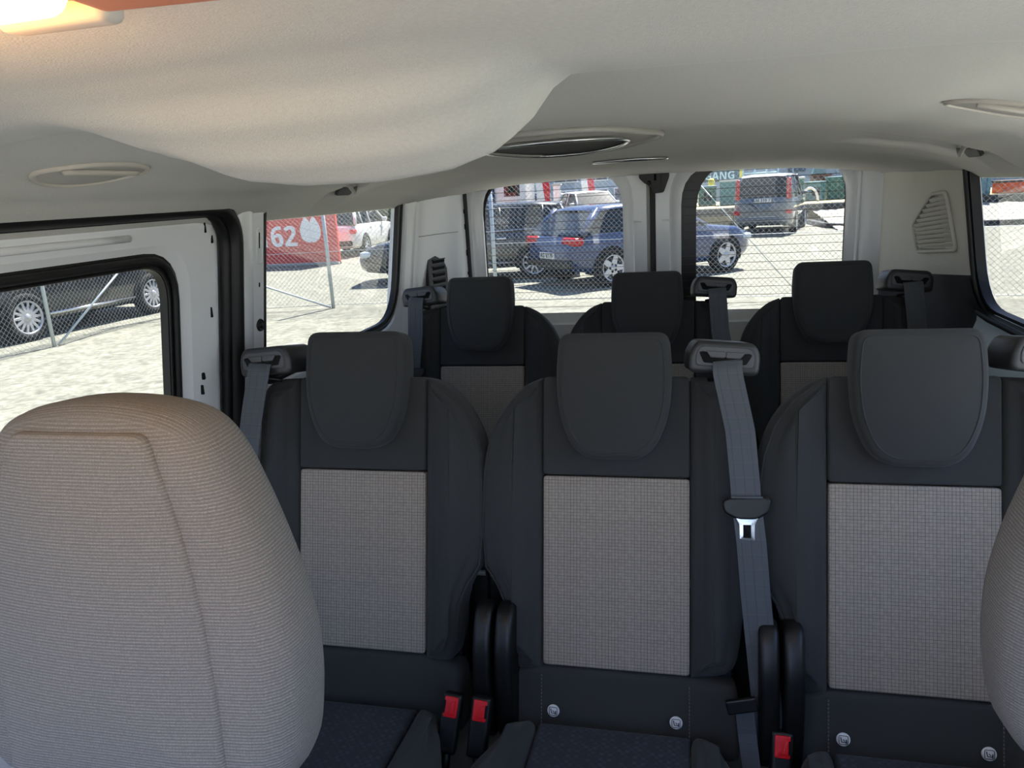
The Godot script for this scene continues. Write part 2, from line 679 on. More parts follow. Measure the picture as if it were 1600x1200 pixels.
# ---------------------------------------------------------------- rear doors
func rear_doors():
	for s in [-1, 1]:
		var nm: String = "door_2" if s < 0 else "door_3"
		var h := holder(nm, "white left-hand rear door with a heated window" if s < 0 else "white right-hand rear door with a heated window")
		var st := ST()
		var x0: float = -0.668 if s < 0 else 0.014
		var x1: float = -0.006 if s < 0 else 0.668
		var o0: float = -0.62 if s < 0 else 0.095
		var o1: float = -0.095 if s < 0 else 0.64
		var rt := [0.045, 0.045, 0.13, 0.13]
		var outer := rr(x0, x1, 0.08, 1.43, [0.004, 0.004, 0.004, 0.004])
		var mid := rr(o0 - 0.034, o1 + 0.034, 0.826, 1.40, [0.06, 0.06, 0.15, 0.15])
		var mid2 := rr(o0 - 0.027, o1 + 0.027, 0.833, 1.393, [0.06, 0.06, 0.15, 0.15])
		var inner := rr(o0 + 0.006, o1 - 0.006, 0.866, 1.366, rt)
		var inner2 := rr(o0, o1, 0.860, 1.372, rt)
		st.set_smooth_group(1)
		strip(st, mapped(outer, 0.0, DF), mapped(mid, 0.0, DF))
		st.set_smooth_group(2)
		strip(st, mapped(mid, 0.0, DF), mapped(mid2, 0.012, DF))
		strip(st, mapped(mid2, 0.012, DF), mapped(inner, 0.016, DF))
		st.set_smooth_group(3)
		strip(st, mapped(inner, 0.016, DF), mapped(inner2, 0.05, DF))
		st.set_smooth_group(4)
		strip(st, mapped(inner2, 0.05, DF), mapped(outer, 0.075, DF))
		st.set_smooth_group(5)
		strip(st, mapped(outer, 0.075, DF), mapped(outer, 0.0, DF))
		put(st, "door_panel", M.paint, h)
		# glass with its printed border and heating wires
		var w := holder("window_1" if s < 0 else "window_2", "heated rear window with thin horizontal wires, left door" if s < 0 else "heated rear window with thin horizontal wires, right door")
		var g0: float = -0.616 if s < 0 else 0.152
		var g1: float = -0.103 if s < 0 else 0.655
		var f_in := rr(g0, g1, 0.853, 1.372, [0.05, 0.05, 0.13, 0.16])
		var f_out := rr(o0 - 0.02, o1 + 0.02, 0.84, 1.39, [0.05, 0.05, 0.13, 0.13])
		st = ST()
		sheet(st, f_out, DF, 0.056)
		put(st, "pane", M.tinted_glass, w)
		st = ST()
		frame(st, f_out, f_in, DF, 0.0525, 0.0545)
		put(st, "printed_border", M.frit, w)
		for k in 17:
			var y := 0.885 + k * 0.0285
			st = ST()
			var xa := o0 + 0.002
			var xb := o1 - 0.002
			var cut: float = clampf((y - 1.25) / 0.12, 0.0, 1.0)
			var inn := 0.11 * (1.0 - sqrt(maxf(0.0, 1.0 - cut * cut)))
			box(st, at(Vector3((xa + xb) / 2, y, -1.45 - 0.0512)), Vector3(xb - xa - 2.0 * inn, 0.0016, 0.0012))
			put(st, "heating_wire", M.defroster, w)
		st = ST()
		var t: Array = []
		for v in rr(o0, o1, 0.860, 1.372, rt): t.append(DF(v.x, v.y, 0.049))
		tube(st, t, 0.0035, 6, true)
		put(st, "edge_seal", M.rubber, w)
		# inner hinge-side return, gap seal and detail
		st = ST()
		var hx: float = -0.05 if s < 0 else 0.05
		for k in 2:
			rbox(st, at(Vector3(hx, 1.19 - 0.004 * k, -1.4485)), Vector3(0.030, 0.0016, 0.004), 0.0008)
		put(st, "pressed_mark", M.paint, h)
	# black weather strip in the gap between the doors, with the lock bracket above
	var d := thing("door_gap_seal", "thin black rubber strip between the two rear doors", "seal")
	var st := ST()
	rbox(st, at(Vector3(0.004, 0.80, -1.452)), Vector3(0.020, 1.2, 0.012), 0.004)
	put(st, "strip", M.rubber, d)
	st = ST()
	rbox(st, at(Vector3(-0.012, 0.80, -1.451)), Vector3(0.010, 1.2, 0.008), 0.003)
	put(st, "lip", M.bezel_grey, d)
	d = thing("door_lock_bracket", "dark grey lock bracket above the gap of the rear doors", "bracket")
	st = ST()
	pad(st, rp([Vector2(-0.04, 1.39), Vector2(0.062, 1.39), Vector2(0.062, 1.335), Vector2(0.043, 1.283), Vector2(0.01, 1.281), Vector2(0.0, 1.305), Vector2(-0.022, 1.317), Vector2(-0.04, 1.335)], 0.006), at(Vector3(0, 0, -1.425)), 0.003, 0.022)
	put(st, "plate", M.grey_plastic, d)
	st = ST()
	pad(st, rp([Vector2(0.032, 1.38), Vector2(0.06, 1.38), Vector2(0.06, 1.337), Vector2(0.045, 1.288), Vector2(0.034, 1.288)], 0.003), at(Vector3(0, 0, -1.421)), 0.002, 0.01)
	put(st, "cover", M.black_plastic, d)
	st = ST()
	lathe(st, [Vector2(0.0001, 0.006), Vector2(0.006, 0.006), Vector2(0.0075, 0.0), Vector2(0.0075, -0.004)], 16, at(Vector3(-0.006, 1.318, -1.423)))
	put(st, "bolt", M.black_plastic, d)
	st = ST()
	rbox(st, at(Vector3(0.015, 1.335, -1.424)), Vector3(0.008, 0.022, 0.004), 0.002)
	put(st, "slot", M.hole, d)
	# small latch in the window surround of the right door
	d = thing("window_clip", "small black clip on the frame beside the right rear window", "clip")
	st = ST()
	rbox(st, at(Vector3(0.075, 0.951, -1.447)), Vector3(0.055, 0.006, 0.008), 0.002)
	rbox(st, at(Vector3(0.058, 0.957, -1.447)), Vector3(0.008, 0.014, 0.008), 0.002)
	put(st, "body", M.black_plastic, d)
	# rear body below and beside the doors
	var w := holder("wall_rear", "white rear body frame around the doors")
	for s in [-1, 1]:
		st = ST()
		box(st, at(Vector3(0.775 * s, 0.72, -1.505)), Vector3(0.205, 1.42, 0.11))
		put(st, "corner_post", M.paint, w)
		st = ST()
		rbox(st, at(Vector3(0.6715 * s, 0.72, -1.452)), Vector3(0.012, 1.36, 0.03), 0.005)
		put(st, "door_seal", M.rubber if s < 0 else M.paint, w)
	st = ST()
	box(st, at(Vector3(0, 0.02, -1.49)), Vector3(1.5, 0.14, 0.10))
	put(st, "sill", M.paint, w)
	st = ST()
	box(st, at(Vector3(0, 1.445, -1.51)), Vector3(1.6, 0.07, 0.10))
	put(st, "header", M.paint, w)

# ---------------------------------------------------------------- left side: sliding door, pillars, quarter window
func oval_on(st: SurfaceTool, f: Callable, z: float, y: float, d: float, wz: float, wy: float, r: float):
	var o := rp([Vector2(z - wz / 2, y - wy / 2), Vector2(z + wz / 2, y - wy / 2), Vector2(z + wz / 2, y + wy / 2), Vector2(z - wz / 2, y + wy / 2)], r, 4, 1.0)
	var ring := mapped(o, d, f)
	fan(st, ring, f.call(z, y, d))

func left_side():
	var w := holder("wall_left", "white painted side wall with pillars, left of the picture")
	# pillar and quarter-window section
	var st := ST()
	var outer := rr(-1.10, -0.12, 0.0, 1.37, [0.002, 0.002, 0.002, 0.002])
	var step := rr(-1.072, -0.205, 0.905, 1.36, [0.15, 0.05, 0.06, 0.06])
	var hole := rr(-1.058, -0.216, 0.918, 1.35, [0.14, 0.05, 0.07, 0.06])
	st.set_smooth_group(1)
	lay(st, outer, 0.0, step, 0.0, LF)
	st.set_smooth_group(2)
	strip(st, mapped(step, 0.0, LF), mapped(hole, 0.012, LF))
	st.set_smooth_group(3)
	var wide := rr(-1.098, -0.19, 0.87, 1.365, [0.14, 0.05, 0.05, 0.05])
	strip(st, mapped(hole, 0.012, LF), mapped(hole, 0.022, LF))
	strip(st, mapped(hole, 0.022, LF), mapped(wide, 0.05, LF))
	lay(st, wide, 0.05, outer, 0.06, LF)
	put(st, "quarter_panel", M.paint, w)
	# rounded front edge of the pillar beside the door seal
	st = ST()
	patch(st, [Vector2(-0.098, 0.05), Vector2(-0.10, 0.02), Vector2(-0.106, 0.004), Vector2(-0.118, -0.004), Vector2(-0.135, -0.006), Vector2(-0.152, -0.004), Vector2(-0.165, 0.0005)], 0.02, 1.34, -1.0, 12)
	put(st, "pillar_edge", M.paint, w)
	# rear pillar, with its folds
	st = ST()
	patch(st, [Vector2(-1.095, 0.0), Vector2(-1.12, -0.006), Vector2(-1.15, -0.010), Vector2(-1.172, -0.004), Vector2(-1.185, -0.012), Vector2(-1.22, -0.022), Vector2(-1.29, -0.040), Vector2(-1.35, -0.062), Vector2(-1.385, -0.085), Vector2(-1.41, -0.10), Vector2(-1.435, -0.108), Vector2(-1.452, -0.110), Vector2(-1.475, -0.10)], 0.02, 1.34, -1.0, 12)
	put(st, "rear_pillar", M.paint, w)
	st = ST()
	var seam: Array = []
	for q in [[-1.185, -0.0125], [-1.22, -0.0225], [-1.29, -0.0405], [-1.35, -0.0625], [-1.39, -0.089]]:
		seam.append(Vector3(-(hw(1.185) + q[1]), 1.185, q[0]))
	tube(st, seam, 0.0012, 5)
	put(st, "panel_seam", M.bezel_grey, w)
	# holes in the door return of the rear pillar
	for q in [[1.255, 0.016], [1.20, 0.02], [1.105, 0.022], [1.03, 0.012], [0.985, 0.012]]:
		st = ST()
		rbox(st, T3(Vector3(0, 0, 1), Vector3.UP, Vector3(-1, 0, 0), Vector3(-(0.785 - 0.108), q[0], -1.437)), Vector3(0.008, q[1], 0.004), 0.0018)
		put(st, "slot", M.hole, w)
	# pressed marks, slots and bolt of the pillar
	for q in [[-0.187, 1.235, 0.020, 0.075], [-0.187, 0.96, 0.020, 0.060]]:
		st = ST()
		var p: Array = []
		for v in rp([Vector2(q[0] - q[2] / 2, q[1] - q[3] / 2), Vector2(q[0] + q[2] / 2, q[1] - q[3] / 2), Vector2(q[0] + q[2] / 2, q[1] + q[3] / 2), Vector2(q[0] - q[2] / 2, q[1] + q[3] / 2)], 0.007, 4, 0.03):
			p.append(LF(v.x, v.y, -0.001))
		tube(st, p, 0.0016, 6, true)
		put(st, "pressed_outline", M.paint, w)
	for q in [[-0.187, 1.247, 0.0045, 0.034], [-0.186, 1.152, 0.006, 0.010]]:
		st = ST()
		oval_on(st, LF, q[0], q[1], -0.0008, q[2], q[3], 0.002)
		put(st, "slot", M.hole, w)
	var d := thing("pillar_bolt", "round black plastic bolt cap on the white pillar by the quarter window", "bolt")
	st = ST()
	lathe(st, [Vector2(0.0001, 0.006), Vector2(0.006, 0.006), Vector2(0.0065, 0.0035), Vector2(0.010, 0.0035), Vector2(0.0115, 0.005), Vector2(0.0135, 0.004), Vector2(0.0145, 0.0)], 20, T3(Vector3(0, 0, -1), Vector3.UP, Vector3(1, 0, 0), LF(-0.188, 1.063, 0.0)))
	put(st, "cap", M.black_plastic, d)
	# quarter window pane and rubber
	var g := holder("window_3", "quarter window behind the sliding door, with a black rubber edge")
	st = ST()
	sheet(st, rr(-1.07, -0.205, 0.905, 1.36, [0.14, 0.05, 0.07, 0.06]), LF, 0.022)
	put(st, "pane", M.tinted_glass, g)
	st = ST()
	frame(st, rr(-1.066, -0.206, 0.910, 1.355, [0.15, 0.05, 0.07, 0.06]), rr(-1.026, -0.2155, 0.935, 1.352, [0.13, 0.05, 0.07, 0.07]), LF, 0.005, 0.019)
	put(st, "rubber_edge", M.rubber, g)
	st = ST()
	var q2: Array = []
	for v in rr(-1.050, -0.2152, 0.921, 1.352, [0.145, 0.05, 0.07, 0.07]): q2.append(LF(v.x, v.y, 0.004))
	tube(st, q2, 0.004, 6, true)
	put(st, "rubber_bead", M.rubber, g)
	# black air vent low on the rear pillar
	var ve := thing("pillar_vent", "tall black slotted air vent on the white rear pillar", "vent")
	var c0 := Vector3(-(hw(1.03) - 0.047), 1.02, -1.295)
	var bx := Vector3(0.30, 0, -0.954).normalized()
	var by := Vector3(-0.02, 1, -0.12).normalized()
	var bz := bx.cross(by).normalized()
	if bz.x < 0: bz = -bz
	var TV := T3(bx, by, bz, c0 + bz * 0.012)
	st = ST()
	var vo := rp([Vector2(-0.060, -0.13), Vector2(0.062, -0.13), Vector2(0.055, 0.10), Vector2(-0.062, 0.10)], 0.012)
	pad(st, vo, TV, 0.004, 0.014)
	put(st, "plate", M.black_plastic, ve)
	for k in 9:
		st = ST()
		rbox(st, TV * at(Vector3(0.004, 0.070 - k * 0.024, 0.0006)), Vector3(0.070, 0.011, 0.003), 0.001)
		put(st, "slot", M.hole, ve)
		st = ST()
		rbox(st, TV * at(Vector3(0.004, 0.0765 - k * 0.024, 0.002)), Vector3(0.074, 0.004, 0.006), 0.0015)
		put(st, "louvre", M.grey_plastic, ve)
	# sliding door
	var dr := holder("door_1", "white sliding side door with a window edged in black rubber")
	st = ST()
	var dout := rr(-0.10, 1.03, 0.02, 1.34, [0.002, 0.002, 0.02, 0.03])
	var dstep := rr(-0.050, 1.0, 0.06, 1.296, [0.04, 0.04, 0.05, 0.085])
	var dmid := rr(0.030, 0.955, 0.715, 1.262, [0.09, 0.09, 0.10, 0.10])
	var dhole := rr(0.068, 0.92, 0.76, 1.238, [0.07, 0.07, 0.085, 0.085])
	st.set_smooth_group(1)
	strip(st, mapped(dout, 0.045, LF), mapped(dstep, 0.012, LF))
	lay(st, dstep, 0.012, dmid, 0.018, LF)
	st.set_smooth_group(2)
	strip(st, mapped(dmid, 0.018, LF), mapped(dhole, 0.030, LF))
	st.set_smooth_group(3)
	var dwide := rr(0.0, 0.97, 0.70, 1.275, [0.07, 0.07, 0.085, 0.085])
	strip(st, mapped(dhole, 0.030, LF), mapped(dhole, 0.042, LF))
	strip(st, mapped(dhole, 0.042, LF), mapped(dwide, 0.072, LF))
	lay(st, dwide, 0.072, dout, 0.075, LF)
	put(st, "door_panel", M.paint, dr)
	st = ST()
	var rib: Array = []
	for k in 9: rib.append(LF(0.20 + k * 0.09, 1.279, 0.012))
	tube(st, rib, 0.006, 8)
	put(st, "pressed_rib", M.paint, dr)
	for q in [[-0.012, 1.285, 0.004, 0.020], [-0.034, 1.262, 0.007, 0.017], [-0.028, 1.118, 0.004, 0.021], [0.002, 0.993, 0.007, 0.015], [0.007, 0.966, 0.004, 0.020], [0.018, 0.922, 0.005, 0.010]]:
		st = ST()
		rbox(st, T3(Vector3(0, 0, 1), Vector3.UP, Vector3(-1, 0, 0), LF(q[0], q[1], 0.0145)), Vector3(q[2], q[3], 0.008), q[2] * 0.45)
		put(st, "slot", M.hole, dr)
	var g2 := holder("window_4", "sliding door window edged in thick black rubber")
	st = ST()
	sheet(st, rr(0.06, 0.93, 0.755, 1.243, [0.07, 0.07, 0.085, 0.085]), LF, 0.042)
	put(st, "pane", M.tinted_glass, g2)
	st = ST()
	frame(st, rr(0.056, 0.932, 0.748, 1.250, [0.08, 0.08, 0.095, 0.095]), rr(0.092, 0.90, 0.79, 1.2235, [0.05, 0.05, 0.065, 0.065]), LF, 0.024, 0.040)
	put(st, "rubber_edge", M.rubber, g2)
	st = ST()
	var q3: Array = []
	for v in rr(0.072, 0.915, 0.765, 1.238, [0.07, 0.07, 0.08, 0.08]): q3.append(LF(v.x, v.y, 0.022))
	tube(st, q3, 0.0075, 8, true)
	put(st, "rubber_bead", M.rubber, g2)
	st = ST()
	q3 = []
	for v in rr(0.0885, 0.903, 0.787, 1.2265, [0.05, 0.05, 0.068, 0.068]): q3.append(LF(v.x, v.y, 0.022))
	tube(st, q3, 0.0025, 6, true)
	put(st, "rubber_lip", M.rubber, g2)
	# weather strip of the door opening
	var sl := thing("door_weather_strip", "thick black rubber weather strip round the sliding door opening", "seal")
	var path: Array = []
	var path2: Array = []
	for q in [[path, 1.323, -0.093, 0.0], [path2, 1.313, -0.075, 0.010]]:
		var pa: Array = q[0]
		for k in 12: pa.append(LF(lerpf(1.05, q[2] + 0.075, k / 12.0), q[1], q[3]))
		for k in 9:
			var an := PI / 2 * k / 8.0
			pa.append(LF(q[2] + 0.075 - 0.075 * sin(an), q[1] - 0.075 + 0.075 * cos(an), q[3]))
		for k in 12: pa.append(LF(q[2], lerpf(q[1] - 0.085, 0.05, k / 11.0), q[3]))
	st = ST()
	tube(st, path, 0.018, 10)
	put(st, "bulb", M.rubber, sl)
	st = ST()
	tube(st, path2, 0.012, 8)
	put(st, "lip", M.rubber, sl)
	# lower wall behind the seats and outer skirt
	st = ST()
	for q in [[-1.45, 2.1]]:
		box(st, at(Vector3(-0.90, 0.30, 0.35)), Vector3(0.03, 0.95, 3.8))
	put(st, "outer_skin", M.paint, w)

# ---------------------------------------------------------------- right side
func right_side():
	var w := holder("wall_right", "side wall with trim and a long window, right of the picture")
	var st := ST()
	var outer := rr(-1.02, -0.12, 0.0, 1.37, [0.002, 0.002, 0.002, 0.002])
	var step := rr(-0.718, -0.18, 0.966, 1.36, [0.12, 0.06, 0.06, 0.05])
	var hole := rr(-0.705, -0.20, 0.985, 1.35, [0.11, 0.05, 0.06, 0.05])
	st.set_smooth_group(1)
	lay(st, outer, 0.012, step, 0.006, RFm)
	st.set_smooth_group(2)
	strip(st, mapped(step, 0.006, RFm), mapped(hole, 0.02, RFm))
	st.set_smooth_group(3)
	var wide := rr(-0.80, -0.15, 0.93, 1.365, [0.11, 0.05, 0.05, 0.05])
	strip(st, mapped(hole, 0.02, RFm), mapped(hole, 0.023, RFm))
	strip(st, mapped(hole, 0.023, RFm), mapped(wide, 0.05, RFm))
	lay(st, wide, 0.05, outer, 0.06, RFm)
	put(st, "side_panel", M.paint, w)
	st = ST()
	box(st, at(Vector3(0.90, 0.30, 0.35)), Vector3(0.03, 0.95, 3.8))
	put(st, "outer_skin", M.paint, w)
	var g := holder("window_5", "rear side window with a black edge beside the beige trim panel")
	st = ST()
	sheet(st, rr(-0.715, -0.19, 0.97, 1.36, [0.11, 0.05, 0.06, 0.05]), RFm, 0.022)
	put(st, "pane", M.tinted_glass, g)
	st = ST()
	frame(st, rr(-0.725, -0.185, 0.964, 1.356, [0.12, 0.05, 0.06, 0.05]), rr(-0.697, -0.21, 0.991, 1.346, [0.11, 0.05, 0.06, 0.05]), RFm, -0.002, 0.019)
	put(st, "rubber_edge", M.rubber, g)
	st = ST()
	var q: Array = []
	for v in rr(-0.708, -0.20, 0.976, 1.35, [0.115, 0.05, 0.06, 0.05]): q.append(RFm(v.x, v.y, -0.006))
	tube(st, q, 0.007, 8, true)
	put(st, "rubber_bead", M.rubber, g)
	# second side window farther forward, beside the nearer row
	st = ST()
	frame(st, rr(-0.12, 1.03, 0.0, 1.37, [0.002, 0.002, 0.002, 0.002]), rr(-0.05, 0.96, 0.86, 1.35, [0.06, 0.06, 0.06, 0.06]), RFm, 0.006, 0.06)
	put(st, "side_panel", M.paint, w)
	var g6 := holder("window_7", "side window beside the nearer row on the right")
	st = ST()
	sheet(st, rr(-0.06, 0.97, 0.85, 1.36, [0.06, 0.06, 0.06, 0.06]), RFm, 0.03)
	put(st, "pane", M.clear_glass, g6)
	# sheet metal ledge below the window
	st = ST()
	st.set_smooth_group(0)
	var led := [[0.985, 0.0], [0.975, -0.010], [0.955, -0.013], [0.935, -0.022], [0.91, -0.040], [0.885, -0.056], [0.86, -0.064], [0.83, -0.067], [0.40, -0.067]]
	var stn := [[-0.690, 1.0], [-0.61, 1.0], [-0.45, 1.0], [-0.30, 1.0], [-0.12, 1.0]]
	for i in led.size() - 1:
		for k in stn.size() - 1:
			var q4: Array = []
			for e in [[i, k], [i + 1, k], [i + 1, k + 1], [i, k + 1]]:
				q4.append(Vector3(hw(led[e[0]][0]) + float(led[e[0]][1]) * float(stn[e[1]][1]), led[e[0]][0], stn[e[1]][0]))
			quad(st, q4[0], q4[1], q4[2], q4[3])
	put(st, "metal_ledge", M.sheet_metal, w)
	st = ST()
	tube(st, [RFm(-0.675, 0.977, -0.012), RFm(-0.60, 0.972, -0.014), RFm(-0.4, 0.970, -0.014), RFm(-0.15, 0.970, -0.014)], 0.008, 8)
	put(st, "window_rail", M.rubber, w)
	for p in [[-0.52, 0.945], [-0.41, 0.945], [-0.395, 0.945], [-0.40, 0.92]]:
		st = ST()
		lathe(st, [Vector2(0.0001, 0.003), Vector2(0.003, 0.002), Vector2(0.004, 0.0)], 10, T3(Vector3(0, 0, 1), Vector3.UP, Vector3(-1, 0, 0), Vector3(hw(p[1]) - (0.018 if p[1] > 0.93 else 0.034), p[1], p[0])))
		put(st, "spot_weld", M.steel, w)
	# white rear pillar strip
	st = ST()
	patch(st, [Vector2(-1.475, -0.10), Vector2(-1.452, -0.112), Vector2(-1.44, -0.112), Vector2(-1.425, -0.098), Vector2(-1.41, -0.075), Vector2(-1.40, -0.05)], 0.02, 1.34, 1.0, 12)
	put(st, "rear_pillar", M.paint, w)
	# beige trim panel over the rear pillar
	var t := holder("trim_2", "smooth beige trim panel over the right rear pillar")
	st = ST()
	var cols: Array = []
	for c in [[-1.425, -0.035], [-1.42, -0.045], [-1.405, -0.052], [-1.38, -0.050], [-1.30, -0.036], [-1.15, -0.018], [-1.0, -0.012], [-0.85, -0.010], [-0.745, -0.008], [-0.733, -0.005], [-0.730, 0.004]]:
		cols.append(Vector2(c[0], c[1]))
	st.set_smooth_group(0)
	var foot := func(z: float) -> float: return 0.985 + 0.105 * (z + 1.42)
	for i in cols.size() - 1:
		for r in 10:
			var q4: Array = []
			for e in [[i, r], [i + 1, r], [i + 1, r + 1], [i, r + 1]]:
				var cc: Vector2 = cols[e[0]]
				var y: float = lerpf(foot.call(cc.x), 1.33, e[1] / 10.0)
				q4.append(Vector3(lerpf(hw(y), 0.785, smoothstep(-1.25, -1.42, cc.x)) + cc.y, y, cc.x))
			quad(st, q4[1], q4[0], q4[3], q4[2])
	put(st, "panel", M.trim_beige, t)
	var t2 := holder("trim_3", "dark grey lower trim panel below the beige one")
	st = ST()
	var low: Array = []
	for c in cols: low.append(c + Vector2(0.0, 0.003))
	patch(st, low, 0.35, 1.062, 1.0, 10)
	low = [Vector2(-0.731, -0.004), Vector2(-0.715, -0.010), Vector2(-0.692, -0.080), Vector2(-0.688, -0.082)]
	patch(st, low, 0.35, 0.93, 1.0, 4)
	low = [Vector2(-0.731, -0.004), Vector2(-0.715, -0.012), Vector2(-0.692, -0.018), Vector2(-0.690, 0.01)]
	patch(st, low, 0.92, 1.0, 1.0, 4)
	put(st, "panel", M.soft_plastic, t2)
	st = ST()
	var fill := PackedVector3Array()
	for v in [Vector2(-0.738, 1.052), Vector2(-0.738, 0.985), Vector2(-0.60, 0.972), Vector2(-0.60, 0.984), Vector2(-0.655, 0.994), Vector2(-0.685, 1.020), Vector2(-0.702, 1.05), Vector2(-0.708, 1.052)]:
		fill.append(RFm(v.x, v.y, -0.017))
	fan(st, fill, RFm(-0.705, 1.0, -0.018))
	put(st, "corner_filler", M.rubber, t2)
	# louvred vent in the trim
	var ve := thing("trim_vent", "beige louvred air vent with one slanted corner in the trim panel", "vent")
	var c1 := Vector3(hw(1.165) - 0.0125, 1.165, -0.955)
	var bx := Vector3(0.02, 0.10, 1).normalized()
	var by := Vector3(-0.15, 1, -0.10).normalized()
	var n := by.cross(bx).normalized()
	if n.x > 0: n = -n
	var TV := T3(bx, by, n, c1 + n * 0.006)
	var shape := [Vector2(-0.166, -0.068), Vector2(0.150, -0.068), Vector2(0.122, 0.078), Vector2(0.012, 0.082), Vector2(-0.182, 0.012)]
	var so := rp(shape, 0.018)
	st = ST()
	var ring: Array = []
	for v in so: ring.append(TV * Vector3(v.x, v.y, 0.0))
	tube(st, ring, 0.005, 8, true)
	put(st, "rim", M.trim_beige, ve)
	st = ST()
	pad(st, inset(ccw(so), 0.004), TV * at(Vector3(0, 0, -0.006)), 0.001, 0.004)
	put(st, "backing", M.bezel_grey, ve)
	for k in 11:
		var yy := -0.052 + k * 0.0118
		var x0 := -0.150 - (yy + 0.05) * 0.2
		if yy > 0.008: x0 = -0.162 + (yy - 0.008) * 2.7
		var x1 := 0.134 - (yy + 0.05) * 0.19
		if x1 - x0 < 0.02: continue
		st = ST()
		var TL := TV * T3(Vector3(1, 0, 0), Vector3(0, 0.85, 0.52), Vector3(0, -0.52, 0.85), Vector3((x0 + x1) / 2, yy, 0.000))
		rbox(st, TL, Vector3(x1 - x0, 0.0108, 0.0026), 0.0012)
		put(st, "louvre", M.trim_beige, ve)

# ---------------------------------------------------------------- cab: the part of the van behind the camera that lets the daylight in
func cab():
	# the door on the right is open; the left one is shut
	var d := holder("door_4", "front cab door with its window")
	var sd := ST()
	frame(sd, rr(1.03, 2.15, 0.0, 1.40, [0.002, 0.002, 0.5, 0.002]), rr(1.10, 2.0, 0.72, 1.33, [0.06, 0.06, 0.45, 0.06]), LF, 0.0, 0.06)
	put(sd, "door_panel", M.paint, d)
	sd = ST()
	sheet(sd, rr(1.09, 2.01, 0.71, 1.34, [0.06, 0.06, 0.45, 0.06]), LF, 0.03)
	put(sd, "pane", M.clear_glass, d)
	var w := holder("window_6", "windscreen")
	var st := ST()
	quad(st, Vector3(-0.72, 1.43, 1.52), Vector3(0.72, 1.43, 1.52), Vector3(0.80, 0.86, 2.35), Vector3(-0.80, 0.86, 2.35))
	put(st, "pane", M.clear_glass, w)
	for s in [-1, 1]:
		st = ST()
		tube(st, [Vector3(0.76 * s, 1.45, 1.48), Vector3(0.84 * s, 0.80, 2.38)], 0.045, 10)
		put(st, "pillar", M.headliner, w)
	var fr := holder("wall_front", "dark dashboard and scuttle below the windscreen")
	st = ST()
	rbox(st, at(Vector3(0, 0.62, 2.10)), Vector3(1.66, 0.42, 0.55), 0.08, 4)
	put(st, "dashboard", M.soft_plastic, fr)
	st = ST()
	box(st, at(Vector3(0, 0.42, 2.38)), Vector3(1.70, 0.90, 0.06))
	put(st, "scuttle", M.paint, fr)

# ---------------------------------------------------------------- seats
const BU := Vector3(0, 0.9645, -0.264)
const BN := Vector3(0, 0.264, 0.9645)

func BT(h := 0.0) -> Transform3D:      # backrest plane of a seat, origin at the top of the chequered insert
	return T3(Vector3.RIGHT, BU, BN, Vector3(0, 0.80, 0.0) + BN * h)

func bp(x: float, t: float, h: float) -> Vector3:
	return Vector3(x, 0.80, 0.0) + BU * t + BN * h

func mx(a: Array, s: float) -> Array:
	var out: Array = []
	for v in a: out.append(Vector2(v.x * s, v.y))
	return out

func headrest_mesh() -> ArrayMesh:
	var st := ST()
	var o := rp([Vector2(-0.098, 0.275), Vector2(0.098, 0.275), Vector2(0.104, 0.20), Vector2(0.098, 0.12), Vector2(0.064, 0.048), Vector2(-0.064, 0.048), Vector2(-0.098, 0.12), Vector2(-0.104, 0.20)], [0.022, 0.022, 0.03, 0.05, 0.045, 0.045, 0.05, 0.03], 6, 0.02)
	pad(st, o, BT(0.05), 0.014, 0.085, 0.006, 0.03)
	return commit(st)

